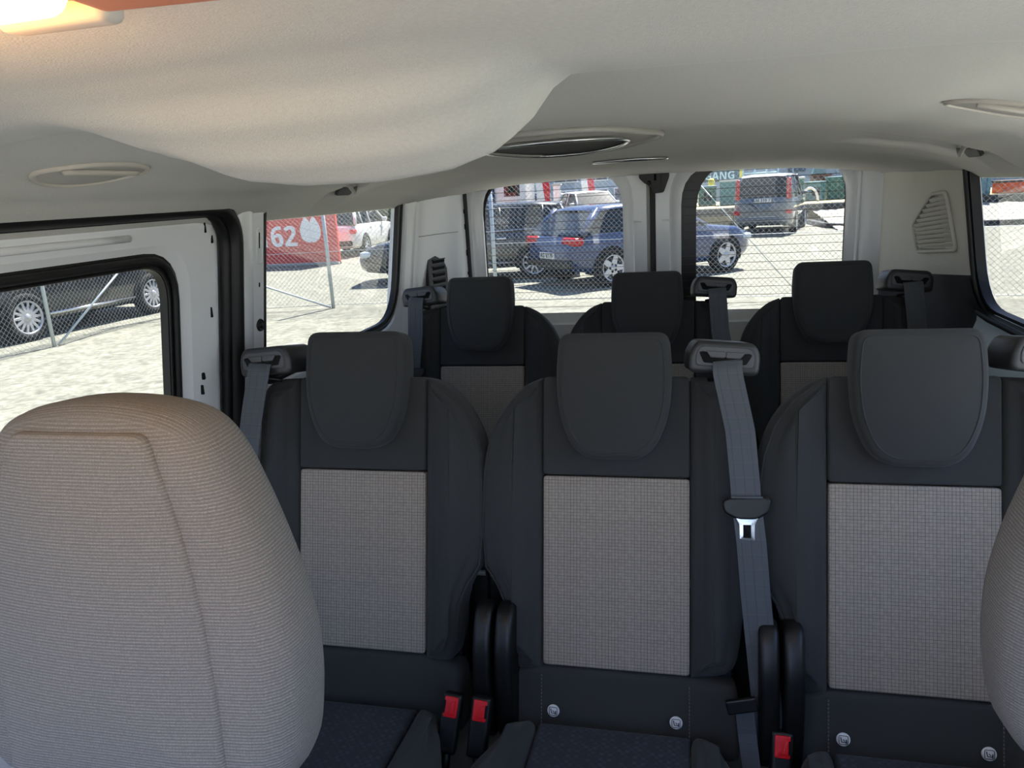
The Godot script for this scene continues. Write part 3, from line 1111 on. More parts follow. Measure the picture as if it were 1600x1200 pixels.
func make_seat(called: String, label: String, s: float, at_: Vector3, group: String, tags: bool) -> Node3D:
	var r := thing(called, label, "seat", at_, 0.0, group)
	var st := ST()
	# bolster away from the belt, with the cut-out for the hinge
	var b1 := mx([Vector2(-0.1345, 0.183), Vector2(-0.165, 0.172), Vector2(-0.197, 0.146), Vector2(-0.228, 0.103), Vector2(-0.246, 0.050), Vector2(-0.2545, -0.01), Vector2(-0.256, -0.10), Vector2(-0.250, -0.170), Vector2(-0.226, -0.205), Vector2(-0.208, -0.245), Vector2(-0.203, -0.315), Vector2(-0.190, -0.366), Vector2(-0.1345, -0.362)], s)
	pad(st, rp(b1, [0.004, 0.03, 0.03, 0.03, 0.03, 0.03, 0.03, 0.03, 0.02, 0.03, 0.03, 0.02, 0.004], 4, 0.03), BT(0.012), 0.022, 0.075, 0.014, 0.01)
	put(st, "bolster", M.fabric_dark, r)
	st = ST()
	var b2 := mx([Vector2(0.1345, 0.183), Vector2(0.195, 0.180), Vector2(0.224, 0.150), Vector2(0.229, 0.0), Vector2(0.227, -0.25), Vector2(0.212, -0.345), Vector2(0.1345, -0.358)], s)
	pad(st, rp(b2, [0.004, 0.03, 0.04, 0.03, 0.05, 0.03, 0.004], 4, 0.03), BT(0.012), 0.022, 0.075, 0.014, 0.01)
	put(st, "bolster", M.fabric_dark, r)
	# piping along the outer edge of the rounded bolster
	st = ST()
	var pp: Array = []
	for v in b1.slice(1, 11):
		var c: Vector2 = v
		pp.append(bp(c.x * 0.972, c.y - 0.006, 0.006))
	tube(st, pp, 0.0022, 6)
	put(st, "piping", M.fabric_dark, r)
	st = ST()
	pad(st, rp([Vector2(-0.1335, 0.002), Vector2(0.1335, 0.002), Vector2(0.1335, 0.184), Vector2(-0.1335, 0.184)], [0.007, 0.007, 0.01, 0.01], 3, 0.03), BT(0.006), 0.004, 0.07)
	put(st, "upper_panel", M.fabric_dark, r)
	st = ST()
	pad(st, rp([Vector2(-0.1335, -0.353), Vector2(0.1335, -0.353), Vector2(0.1335, -0.001), Vector2(-0.1335, -0.001)], 0.007, 3, 0.03), BT(0.004), 0.004, 0.07)
	put(st, "chequered_insert", M.fabric_check, r)
	# lower cover below the insert
	st = ST()
	pad(st, rp(mx([Vector2(-0.1345, -0.356), Vector2(-0.205, -0.372), Vector2(-0.212, -0.50), Vector2(0.222, -0.50), Vector2(0.216, -0.365), Vector2(0.1345, -0.356)], s), [0.01, 0.02, 0.02, 0.02, 0.02, 0.01], 3, 0.04), BT(0.004), 0.012, 0.07)
	put(st, "lower_cover", M.fabric_dark, r)
	if tags:
		for x in [-0.135, 0.133]:
			var y := -0.372
			while y > -0.475:
				st = ST()
				rbox(st, T3(Vector3.RIGHT, BU, BN, bp(x * s, y, 0.0075)), Vector3(0.0019, 0.0044, 0.0016), 0.0005, 1)
				put(st, "stitch", M.stitch, r)
				y -= 0.0066
		for x in [-0.112, 0.110]:
			anchor_tag(r, T3(Vector3.RIGHT, BU, BN, bp(x, -0.434, 0.0105)))
	# back shell
	st = ST()
	var whole := mx([Vector2(-0.13, 0.178), Vector2(-0.19, 0.145), Vector2(-0.235, 0.07), Vector2(-0.245, -0.02), Vector2(-0.24, -0.17), Vector2(-0.198, -0.24), Vector2(-0.19, -0.46), Vector2(0.20, -0.46), Vector2(0.217, -0.30), Vector2(0.219, 0.15), Vector2(0.19, 0.176)], s)
	pad(st, rp(whole, 0.03, 3, 0.05), BT(-0.05), 0.004, 0.065, 0.0, 0.03)
	put(st, "back_shell", M.black_plastic, r)
	# head restraint on two posts
	var hd := part(headrest_mesh(), "headrest", M.fabric_dark, r)
	st = ST()
	var pr: Array = []
	for v in rp([Vector2(-0.086, 0.263), Vector2(0.086, 0.263), Vector2(0.0925, 0.20), Vector2(0.087, 0.125), Vector2(0.056, 0.0605), Vector2(-0.056, 0.0605), Vector2(-0.087, 0.125), Vector2(-0.0925, 0.20)], [0.016, 0.016, 0.03, 0.05, 0.045, 0.045, 0.05, 0.03], 6, 0.02):
		pr.append(bp(v.x, v.y, 0.0496))
	tube(st, pr, 0.0016, 6, true)
	put(st, "seam", M.fabric_dark, hd)
	for x in [-0.055, 0.055]:
		st = ST()
		tube(st, [bp(x, 0.09, -0.005), bp(x, 0.20, -0.005)], 0.006, 8)
		put(st, "post", M.chrome, hd)
	# belt guide on the shoulder
	guide(r, s)
	# cushion
	var CT := T3(Vector3.RIGHT, Vector3(0, -0.06, -0.998), Vector3(0, 0.998, -0.06), Vector3(0, 0.385, 0.155))
	st = ST()
	pad(st, rp([Vector2(-0.1345, 0.0), Vector2(0.1345, 0.0), Vector2(0.1345, -0.36), Vector2(-0.1345, -0.36)], 0.006, 3, 0.04), CT, 0.012, 0.10, 0.004)
	put(st, "cushion_insert", M.fabric_navy, r)
	for k in [-1, 1]:
		st = ST()
		pad(st, rp(mx([Vector2(0.136, 0.0), Vector2(0.176, -0.01), Vector2(0.196, -0.06), Vector2(0.226, -0.14), Vector2(0.236, -0.22), Vector2(0.232, -0.40), Vector2(0.136, -0.40)], k), 0.02, 3, 0.04), CT * at(Vector3(0, 0, 0.010)), 0.022, 0.11, 0.012)
		put(st, "cushion_bolster", M.fabric_dark, r)
	st = ST()
	pad(st, rp([Vector2(-0.1345, -0.362), Vector2(0.1345, -0.362), Vector2(0.1345, -0.42), Vector2(-0.1345, -0.42)], 0.01, 3, 0.04), CT, 0.02, 0.10, 0.002)
	put(st, "cushion_nose", M.fabric_dark, r)
	# hinge covers at both sides and the pedestal
	for k in [-1.0, 1.0]:
		st = ST()
		var arch := rp([Vector2(-0.02, 0.30), Vector2(0.11, 0.30), Vector2(0.115, 0.42), Vector2(0.10, 0.51), Vector2(0.065, 0.565), Vector2(0.01, 0.555), Vector2(-0.03, 0.46)], 0.05, 5, 0.03)
		pad(st, arch, T3(Vector3(0, 0, 1), Vector3.UP, Vector3(-1, 0, 0), Vector3(0.230 * k + 0.017, 0.02, 0.05)), 0.010, 0.034)
		put(st, "hinge_cover", M.black_plastic, r)
	for k in [-1.0, 1.0]:
		st = ST()
		rbox(st, at(Vector3(0.232 * k, 0.47, 0.005)), Vector3(0.036, 0.36, 0.03), 0.006)
		put(st, "hinge_bracket", M.black_plastic, r)
	st = ST()
	rbox(st, at(Vector3(0, 0.155, 0.30)), Vector3(0.36, 0.25, 0.34), 0.03)
	put(st, "pedestal", M.black_plastic, r)
	st = ST()
	tube(st, [Vector3(-0.245, 0.60, 0.015), Vector3(0.245, 0.60, 0.015)], 0.008, 8)
	put(st, "cross_bar", M.steel, r)
	return r

func anchor_tag(r: Node3D, T: Transform3D):
	var st := ST()
	lathe(st, [Vector2(0.0001, 0.0028), Vector2(0.0095, 0.0028), Vector2(0.0112, 0.0015), Vector2(0.0115, 0.0)], 24, T)
	var d := put(st, "anchor_tag", M.tag_white, r)
	tag(d, "round white child-seat anchor tag with a seat symbol")
	st = ST()
	var ring: Array = []
	for v in rp([Vector2(-0.0072, -0.0072), Vector2(0.0072, -0.0072), Vector2(0.0072, 0.0072), Vector2(-0.0072, 0.0072)], 0.0025, 3, 0.01): ring.append(T * Vector3(v.x, v.y, 0.0030))
	tube(st, ring, 0.0006, 5, true)
	tube(st, [T * Vector3(-0.0045, 0.0045, 0.003), T * Vector3(-0.003, -0.0035, 0.003), T * Vector3(0.0035, -0.0035, 0.003)], 0.0009, 5)
	tube(st, [T * Vector3(-0.001, 0.001, 0.003), T * Vector3(0.002, -0.0015, 0.003)], 0.0008, 5)
	tube(st, [T * Vector3(0.0045, 0.001, 0.003), T * Vector3(0.0045, -0.0055, 0.003)], 0.0010, 5)
	put(st, "seat_symbol", M.tag_dark, d)

func guide_frame(s: float) -> Transform3D:
	var x := Vector3(1, -0.10 * s, -0.10 * s).normalized()
	var z := Vector3(0.10 * s, 0.16, 0.98)
	z = (z - x * z.dot(x)).normalized()
	return T3(x, z.cross(x).normalized(), z, bp(0.193 * s, 0.213, 0.045))

func guide(r: Node3D, s: float):
	var G := guide_frame(s)
	var st := ST()
	pad(st, rp([Vector2(-0.060, -0.027), Vector2(0.060, -0.027), Vector2(0.061, 0.008), Vector2(0.050, 0.030), Vector2(-0.050, 0.030), Vector2(-0.061, 0.006)], [0.012, 0.012, 0.01, 0.012, 0.012, 0.01], 4, 0.03), G, 0.008, 0.10, 0.0, 0.02)
	var g := put(st, "belt_guide", M.guide_plastic, r)
	# front plate with the belt slot and two flaps
	st = ST()
	pad(st, rp([Vector2(-0.049, -0.014), Vector2(0.049, -0.014), Vector2(0.050, 0.008), Vector2(0.042, 0.021), Vector2(-0.042, 0.021), Vector2(-0.050, 0.008)], 0.008, 4, 0.03), G * at(Vector3(0, 0, 0.0022)), 0.002, 0.005)
	put(st, "face_plate", M.guide_face, g)
	st = ST()
	pad(st, rp([Vector2(-0.036, -0.008), Vector2(0.036, -0.008), Vector2(0.045, 0.010), Vector2(0.036, 0.012), Vector2(0.028, 0.002), Vector2(-0.028, 0.002), Vector2(-0.036, 0.012), Vector2(-0.045, 0.010)], 0.003, 3, 0.03), G * at(Vector3(0, 0, 0.0030)), 0.0005, 0.003)
	put(st, "belt_slot", M.hole, g)
	for k in [-1, 1]:
		st = ST()
		pad(st, rp(mx([Vector2(0.0012, 0.0015), Vector2(0.025, 0.0015), Vector2(0.034, 0.013), Vector2(0.0012, 0.013)], k), 0.002, 3, 0.03), G * at(Vector3(0, 0, 0.0045)), 0.0015, 0.004)
		put(st, "flap", M.guide_face, g)
	st = ST()
	tube(st, [bp(0.165 * s, 0.178, 0.02), bp(0.20 * s, 0.183, 0.035), bp(0.225 * s, 0.165, 0.036)], 0.004, 8)
	put(st, "cover_edge", M.black_plastic, g)

func belt(label: String, at_: Vector3, s: float, group: String, tongue: bool, low: Array) -> Node3D:
	var r := thing("seat_belt", label, "seat belt", at_, 0.0, group)
	var G := guide_frame(s)
	var st := ST()
	var side := Vector3(1, 0.06 * s, 0)
	var p: Array = [G * Vector3(0.003 * s, -0.002, 0.001), G * Vector3(0.004 * s, -0.006, 0.008), G * Vector3(0.006 * s, -0.03, 0.016)]
	p.append_array(low)
	var fine: Array = []
	var sides: Array = []
	var c := Curve3D.new()
	for i in p.size():
		var a: Vector3 = p[maxi(0, i - 1)]
		var b: Vector3 = p[mini(p.size() - 1, i + 1)]
		var t := (b - a) * 0.16
		c.add_point(p[i], -t, t)
	for v in c.tessellate(4, 3):
		fine.append(v)
	for i in fine.size():
		var k := float(i) / fine.size()
		sides.append(Vector3(1, 0.06 * s, -0.10 * s * k))
	strap(st, fine, sides, 0.049, 0.0016)
	put(st, "webbing", M.webbing, r)
	# woven ridges along the strap
	for k in [-1, 0, 1]:
		st = ST()
		var rid: Array = []
		for i in fine.size():
			var sd: Vector3 = (sides[i] as Vector3).normalized()
			rid.append(fine[i] + sd * (0.016 * k) + Vector3(0, 0.0, 0.0006))
		tube(st, rid, 0.0008, 4)
		put(st, "woven_ridge", M.webbing, r)
	if tongue:
		var T := T3(Vector3(1, 0, -0.05).normalized(), BU, BN, low[2] + BN * 0.006)
		T = T.orthonormalized()
		st = ST()
		pad(st, rp([Vector2(-0.040, 0.006), Vector2(-0.030, 0.012), Vector2(0.030, 0.014), Vector2(0.041, 0.010), Vector2(0.038, -0.012), Vector2(0.016, -0.026), Vector2(-0.016, -0.026), Vector2(-0.038, -0.014)], 0.008, 4, 0.03), T, 0.004, 0.010)
		var tg := put(st, "tongue", M.black_plastic, r)
		st = ST()
		rbox(st, T * at(Vector3(0, 0.013, 0.001)), Vector3(0.052, 0.004, 0.006), 0.0015)
		put(st, "strap_fold", M.webbing, tg)
		st = ST()
		var outl := [Vector2(-0.020, -0.020), Vector2(0.020, -0.020), Vector2(0.013, -0.034), Vector2(0.0125, -0.062), Vector2(-0.0125, -0.062), Vector2(-0.013, -0.034)]
		pad(st, rp(outl, 0.003, 3, 0.05), T * at(Vector3(0, 0, -0.001)), 0.0008, 0.003)
		put(st, "latch_plate", M.chrome, tg)
		st = ST()
		rbox(st, T * at(Vector3(0, -0.045, -0.0008)), Vector3(0.013, 0.022, 0.0012), 0.0005)
		put(st, "latch_hole", M.hole, tg)
	return r

func buckle(label: String, at_: Vector3, tilt: float, flip: float):
	var r := thing("belt_buckle", label, "buckle", at_, 0.0, "red-buttoned seat belt buckles")
	r.rotation.z = tilt
	var T := T3(Vector3.RIGHT, Vector3(0, 0.92, -0.39).normalized(), Vector3(0, 0.39, 0.92).normalized(), Vector3.ZERO)
	var st := ST()
	rbox(st, T * at(Vector3(0, -0.030, -0.010)), Vector3(0.036, 0.105, 0.024), 0.006)
	put(st, "housing", M.black_plastic, r)
	st = ST()
	pad(st, rp([Vector2(-0.0125, -0.018), Vector2(0.0125, -0.018), Vector2(0.0125, 0.018), Vector2(-0.0125, 0.018)], 0.003, 3, 0.02), T * at(Vector3(0, 0, 0.005)), 0.0015, 0.006)
	put(st, "release_button", M.red_button, r)
	st = ST()
	pad(st, rp([Vector2(-0.002, -0.012), Vector2(0.0085, -0.012), Vector2(0.0085, 0.012), Vector2(0.002, 0.009)], 0.002, 3, 0.02), T * at(Vector3(0.001 * flip, 0, 0.0068)), 0.001, 0.003)
	put(st, "button_ridge", M.red_button, r)
	st = ST()
	rbox(st, T * at(Vector3(0.0118 * flip, 0, 0.0055)), Vector3(0.0045, 0.022, 0.002), 0.0008)
	put(st, "tongue_slot", M.hole, r)
	st = ST()
	tube(st, [T * Vector3(0, -0.07, -0.012), T * Vector3(0, -0.17, -0.035)], 0.008, 8)
	put(st, "stalk", M.black_plastic, r)

func seats():
	var g2 := "second-row van seats"
	var g3 := "rear-row van seats"
	var made: Array = []
	made.append(make_seat("van_seat", "nearer-row dark van seat next to the sliding door, leftmost of its row", -1.0, Vector3(-0.5, 0, 0), g2, false))
	made.append(make_seat("van_seat", "middle seat of the nearer row, grey chequered backrest with two white anchor tags", 1.0, Vector3(0, 0, 0), g2, true))
	made.append(make_seat("van_seat", "largest dark van seat of the nearer row, at the right edge", 1.0, Vector3(0.5, 0, 0), g2, true))
	made.append(make_seat("van_seat", "rear-row dark seat below the left rear window, beside the white pillar", -1.0, Vector3(-0.495, 0, -0.9), g3, false))
	made.append(make_seat("van_seat", "rear-row dark seat in front of the gap between the rear doors", 1.0, Vector3(0.01, 0.004, -0.9), g3, false))
	made.append(make_seat("van_seat", "rear-row dark seat below the right rear window", 1.0, Vector3(0.515, 0.006, -0.9), g3, false))
	var raise := [-0.003, -0.013, -0.014, -0.005, -0.010, 0.0]
	for i in 6:
		made[i].get_node("headrest").position = BU * float(raise[i])
	var gb := "seat belts"
	belt("dark belt with a chrome tongue hanging beside the middle seat of the nearer row", Vector3.ZERO, 1.0, gb, true, [bp(0.218, 0.09, 0.048), bp(0.226, 0.0, 0.046), bp(0.2285, -0.036, 0.046), bp(0.236, -0.10, 0.050), bp(0.243, -0.19, 0.046), bp(0.252, -0.28, 0.040), bp(0.262, -0.38, 0.034), bp(0.268, -0.46, 0.030)])
	belt("belt hanging from the guide of the leftmost nearer seat by the sliding door", Vector3(-0.5, 0, 0), -1.0, gb, false, [bp(-0.222, 0.10, 0.04), bp(-0.240, -0.0, 0.03), bp(-0.262, -0.12, 0.02), bp(-0.272, -0.30, 0.01), bp(-0.275, -0.42, 0.0)])
	belt("belt at the right shoulder of the largest nearer seat", Vector3(0.5, 0, 0), 1.0, gb, false, [bp(0.218, 0.09, 0.048), bp(0.232, -0.04, 0.045), bp(0.25, -0.28, 0.04), bp(0.262, -0.45, 0.03)])
	belt("pale blue-grey belt on the rear-row seat beside the left pillar", Vector3(-0.495, 0, -0.9), -1.0, gb, true, [bp(-0.202, 0.10, 0.045), bp(-0.21, 0.02, 0.042), bp(-0.212, -0.020, 0.042), bp(-0.222, -0.12, 0.04), bp(-0.24, -0.3, 0.03), bp(-0.245, -0.45, 0.03)])
	belt("belt on the rear-row middle seat", Vector3(0.01, 0.004, -0.9), 1.0, gb, false, [bp(0.205, 0.09, 0.048), bp(0.222, 0.0, 0.046), bp(0.245, -0.20, 0.042), bp(0.262, -0.45, 0.03)])
	belt("belt on the rear-row seat next to the beige trim panel", Vector3(0.515, 0.006, -0.9), 1.0, gb, false, [bp(0.208, 0.09, 0.048), bp(0.225, 0.0, 0.046), bp(0.248, -0.20, 0.042), bp(0.262, -0.45, 0.03)])
	buckle("red-buttoned buckle between two near seats, the left one of the pair", Vector3(-0.283, 0.430, 0.200), -0.12, -1.0)
	buckle("red-buttoned buckle between two near seats, the right one of the pair", Vector3(-0.229, 0.428, 0.200), -0.08, 1.0)
	buckle("single red-buttoned buckle below the hanging chrome belt tongue", Vector3(0.284, 0.398, 0.175), -0.05, 1.0)
	# loose lap strap beside the middle seat
	var r := thing("lap_strap", "short loose black strap with a folded end beside the middle seat", "strap")
	var st := ST()
	strap(st, [bp(0.222, -0.365, 0.075), bp(0.228, -0.42, 0.06), bp(0.238, -0.50, 0.05)], [Vector3(1, 0.1, 0), Vector3(1, 0.1, 0), Vector3(1, 0, 0)], 0.030, 0.002)
	put(st, "webbing", M.webbing, r)
	st = ST()
	rbox(st, T3(Vector3(0.96, 0.26, 0.0), Vector3(-0.26, 0.94, -0.2).normalized(), BN, bp(0.218, -0.365, 0.082)).orthonormalized(), Vector3(0.050, 0.024, 0.010), 0.003)
	put(st, "folded_end", M.black_plastic, r)

func front_seats():
	for k in 2:
		var pos := Vector3(-0.310, -0.011, 0.905) if k == 0 else Vector3(0.518, -0.004, 0.785)
		var r := thing("front_seat", "grey cloth front seat with its large headrest at the lower left" if k == 0 else "grey cloth front seat of which only a headrest edge shows at the right", "seat", pos, 0.0, "front seats")
		# headrest leans back a little; front towards the cab
		var N := Vector3(0, 0.10, 1).normalized()
		var U := Vector3(0, 1, -0.10).normalized()
		var T := T3(Vector3.RIGHT, U, N, Vector3(0, 0.90, 0.0))
		var st := ST()
		var prof := [Vector2(0.025, 0.298), Vector2(0.072, 0.288), Vector2(0.098, 0.266), Vector2(0.118, 0.226), Vector2(0.134, 0.185), Vector2(0.147, 0.143), Vector2(0.154, 0.100), Vector2(0.153, 0.050), Vector2(0.143, 0.003), Vector2(0.112, -0.027), Vector2(0.04, -0.035)]
		var full: Array = []
		for v in prof: full.append(v)
		for i in prof.size(): full.append(Vector2(-prof[prof.size() - 1 - i].x, prof[prof.size() - 1 - i].y))
		var o := loop_through(full, 4)
		pad(st, o, T * at(Vector3(0, 0, -0.012)), 0.030, 0.085, 0.006, 0.030)
		var h := put(st, "headrest", M.fabric_front, r)
		# raised centre panel bounded by a seam
		st = ST()
		var ci := [Vector2(-0.060, 0.278), Vector2(0.060, 0.278), Vector2(0.082, 0.21), Vector2(0.095, 0.14), Vector2(0.101, 0.06), Vector2(0.100, -0.012), Vector2(-0.100, -0.012), Vector2(-0.101, 0.06), Vector2(-0.095, 0.14), Vector2(-0.082, 0.21)]
		pad(st, rp(ci, [0.012, 0.012, 0.03, 0.03, 0.03, 0.01, 0.01, 0.03, 0.03, 0.03], 4, 0.015), T * at(Vector3(0, 0, -0.006)), 0.006, 0.02, 0.008)
		put(st, "centre_panel", M.fabric_front, h)
		for x in [-0.06, 0.06]:
			st = ST()
			tube(st, [T * Vector3(x, 0.0, -0.06), T * Vector3(x, -0.12, -0.05)], 0.006, 8)
			put(st, "post", M.chrome, h)
		st = ST()
		var bo := rp([Vector2(-0.17, -0.09), Vector2(0.17, -0.09), Vector2(0.22, -0.16), Vector2(0.235, -0.30), Vector2(0.225, -0.50), Vector2(-0.225, -0.50), Vector2(-0.235, -0.30), Vector2(-0.22, -0.16)], 0.05, 5, 0.04)
		pad(st, bo, T3(Vector3.RIGHT, Vector3(0, 0.97, -0.24), Vector3(0, 0.24, 0.97), Vector3(0, 0.90, -0.01)), 0.03, 0.12, 0.01)
		put(st, "backrest", M.fabric_front, r)
		st = ST()
		pad(st, rp([Vector2(-0.24, 0.0), Vector2(0.24, 0.0), Vector2(0.24, -0.45), Vector2(-0.24, -0.45)], 0.04, 4, 0.05), T3(Vector3.RIGHT, Vector3(0, -0.1, -0.995), Vector3(0, 0.995, -0.1), Vector3(0, 0.40, 0.08)), 0.04, 0.14, 0.01)
		put(st, "cushion", M.fabric_front, r)
		st = ST()
		rbox(st, at(Vector3(0, 0.13, 0.28)), Vector3(0.42, 0.25, 0.40), 0.02)
		put(st, "base", M.black_plastic, r)

# ---------------------------------------------------------------- fittings on the roof lining
func ellipse_ring(c: Vector3, rx: float, rz: float, n := 48) -> Array:
	var out: Array = []
	for i in n:
		var a := TAU * i / n
		out.append(c + Vector3(cos(a) * rx, 0, sin(a) * rz))
	return out

func on_ceiling(pts: Array, d: float) -> Array:
	var out: Array = []
	for p in pts: out.append(Vector3(p.x, ceil_y(p.x, p.z) - d, p.z))
	return out

func ceiling_disc(st: SurfaceTool, c: Vector3, rx: float, rz: float, d0: float, d1: float):
	var prev := PackedVector3Array(on_ceiling(ellipse_ring(c, rx, rz), d0))
	for s in [0.9, 0.6, 0.3]:
		var ring := PackedVector3Array(on_ceiling(ellipse_ring(c, rx * s, rz * s), lerpf(d1, d0, s)))
		strip(st, prev, ring)
		prev = ring
	fan(st, prev, Vector3(c.x, ceil_y(c.x, c.z) - d1, c.z))

func roof_fittings():
	# lit map lamp above the cab, partly in view at the upper left
	var r := thing("map_lamp", "glowing warm map lamp in the roof at the upper left corner", "lamp", Vector3(-0.17, 1.405, 1.075))
	var st := ST()
	var D := T3(Vector3.RIGHT, Vector3(0, 0, 1), Vector3(0, -1, 0), Vector3.ZERO)
	pad(st, rp([Vector2(-0.145, -0.045), Vector2(0.185, -0.055), Vector2(0.195, 0.065), Vector2(-0.145, 0.065)], 0.015), D, 0.004, 0.03)
	put(st, "bezel", M.bezel_grey, r)
	st = ST()
	pad(st, rp([Vector2(-0.125, -0.036), Vector2(0.078, -0.030), Vector2(0.086, 0.055), Vector2(-0.125, 0.055)], 0.01), D * at(Vector3(0, 0, 0.011)), 0.008, 0.014)
	put(st, "lens", M.lamp_lens, r)
	st = ST()
	pad(st, rp([Vector2(0.084, -0.036), Vector2(0.175, -0.044), Vector2(0.185, 0.055), Vector2(0.092, 0.055)], 0.006), D * at(Vector3(0, 0, 0.009)), 0.005, 0.012)
	put(st, "amber_cover", M.lamp_amber, r)
	st = ST()
	rbox(st, at(Vector3(0.050, -0.002, -0.052)), Vector3(0.055, 0.012, 0.016), 0.005)
	put(st, "switch", M.headliner_joint, r)
	var l := OmniLight3D.new()
	l.name = "map_lamp_light"
	l.light_color = Color(1.0, 0.72, 0.45)
	l.light_energy = 0.007
	l.light_size = 0.05
	l.omni_range = 6.0
	l.omni_attenuation = 2.0
	l.shadow_enabled = true
	l.position = Vector3(-0.02, -0.035, 0.008)
	r.add_child(l)
	# round air outlet in the middle of the roof
	var v := thing("roof_vent", "oval dark roof vent with a pale rim behind the headliner bulge", "vent")
	var c := Vector3(-0.12, 0, -0.24)
	st = ST()
	tube(st, on_ceiling(ellipse_ring(c, 0.20, 0.27), 0.004), 0.006, 8, true)
	put(st, "rim", M.bezel_grey, v)
	st = ST()
	ceiling_disc(st, c, 0.197, 0.267, 0.004, 0.002)
	put(st, "surround", M.headliner_joint, v)
	var c2 := Vector3(-0.145, 0, -0.33)
	st = ST()
	ceiling_disc(st, c2, 0.155, 0.165, 0.0055, 0.0045)
	put(st, "dish", M.dark_dish, v)
	st = ST()
	tube(st, on_ceiling(ellipse_ring(c2, 0.156, 0.166), 0.0075), 0.004, 8, true)
	put(st, "inner_rim", M.chrome, v)
	# small courtesy light on the rear roof rib
	var q := thing("rear_courtesy_lamp", "slim unlit courtesy lamp on the rear roof rib", "lamp")
	c = Vector3(-0.02, 0, -0.775)
	st = ST()
	tube(st, on_ceiling(ellipse_ring(c, 0.095, 0.045), 0.004), 0.004, 8, true)
	put(st, "rim", M.chrome, q)
	st = ST()
	ceiling_disc(st, c, 0.093, 0.043, 0.004, 0.007)
	put(st, "lens", M.dark_dish, q)
	# recessed handles at both sides
	for k in 2:
		var cc := Vector3(-0.60, 0, 0.46) if k == 0 else Vector3(0.56, 0, 0.17)
		var h := thing("roof_recess", "shallow oval recess in the roof lining, left above the sliding door" if k == 0 else "shallow oval recess in the roof lining at the right edge", "recess", Vector3.ZERO, 0.0, "oval recesses in the roof lining")
		var rx := 0.045 if k == 0 else 0.10
		var rz := 0.085 if k == 0 else 0.06
		st = ST()
		tube(st, on_ceiling(ellipse_ring(cc, rx, rz), 0.001), 0.004, 8, true)
		put(st, "rim", M.headliner_joint, h)
		st = ST()
		ceiling_disc(st, cc, rx - 0.004, rz - 0.004, 0.0025, 0.0015)
		put(st, "dish", M.bezel_grey, h)
		st = ST()
		var bar: Array = []
		for i in 9:
			var u := -1.0 + i / 4.0
			bar.append(Vector3(cc.x + (rx * 0.3 if k == 0 else u * rx * 0.7), 0, cc.z + (u * rz * 0.75 if k == 0 else rz * 0.3)))
		tube(st, on_ceiling(bar, 0.004), 0.004, 8)
		put(st, "grip", M.headliner_joint, h)
	# coat hooks where the trim joint crosses the roof edge
	for s in [-1, 1]:
		var p := Vector3(0.695 * s, 0, -0.485)
		p.y = ceil_y(p.x, p.z)
		var h := thing("coat_hook", "grey folding coat hook in the roof joint above the quarter window" if s < 0 else "grey folding coat hook in the roof joint at the upper right", "hook", p, 0.0, "coat hooks")
		st = ST()
		var T := T3(Vector3(0, 0, -1), Vector3(-0.55 * s, 0.84, 0).normalized(), Vector3(-0.84 * s, -0.55, 0).normalized(), Vector3.ZERO)
		pad(st, rp([Vector2(-0.045, -0.02), Vector2(0.045, -0.02), Vector2(0.045, 0.025), Vector2(-0.03, 0.025)], 0.014), T * at(Vector3(0, 0, 0.004)), 0.003, 0.008)
		put(st, "cup", M.grey_plastic, h)
		st = ST()
		tube(st, [T * Vector3(-0.02, 0.018, 0.004), T * Vector3(-0.01, 0.01, 0.016), T * Vector3(0.02, -0.002, 0.018), T * Vector3(0.034, 0.01, 0.010)], 0.005, 8)
		put(st, "hook", M.bezel_grey, h)

# ---------------------------------------------------------------- outside: yard, fence, parked cars
const G := -0.5

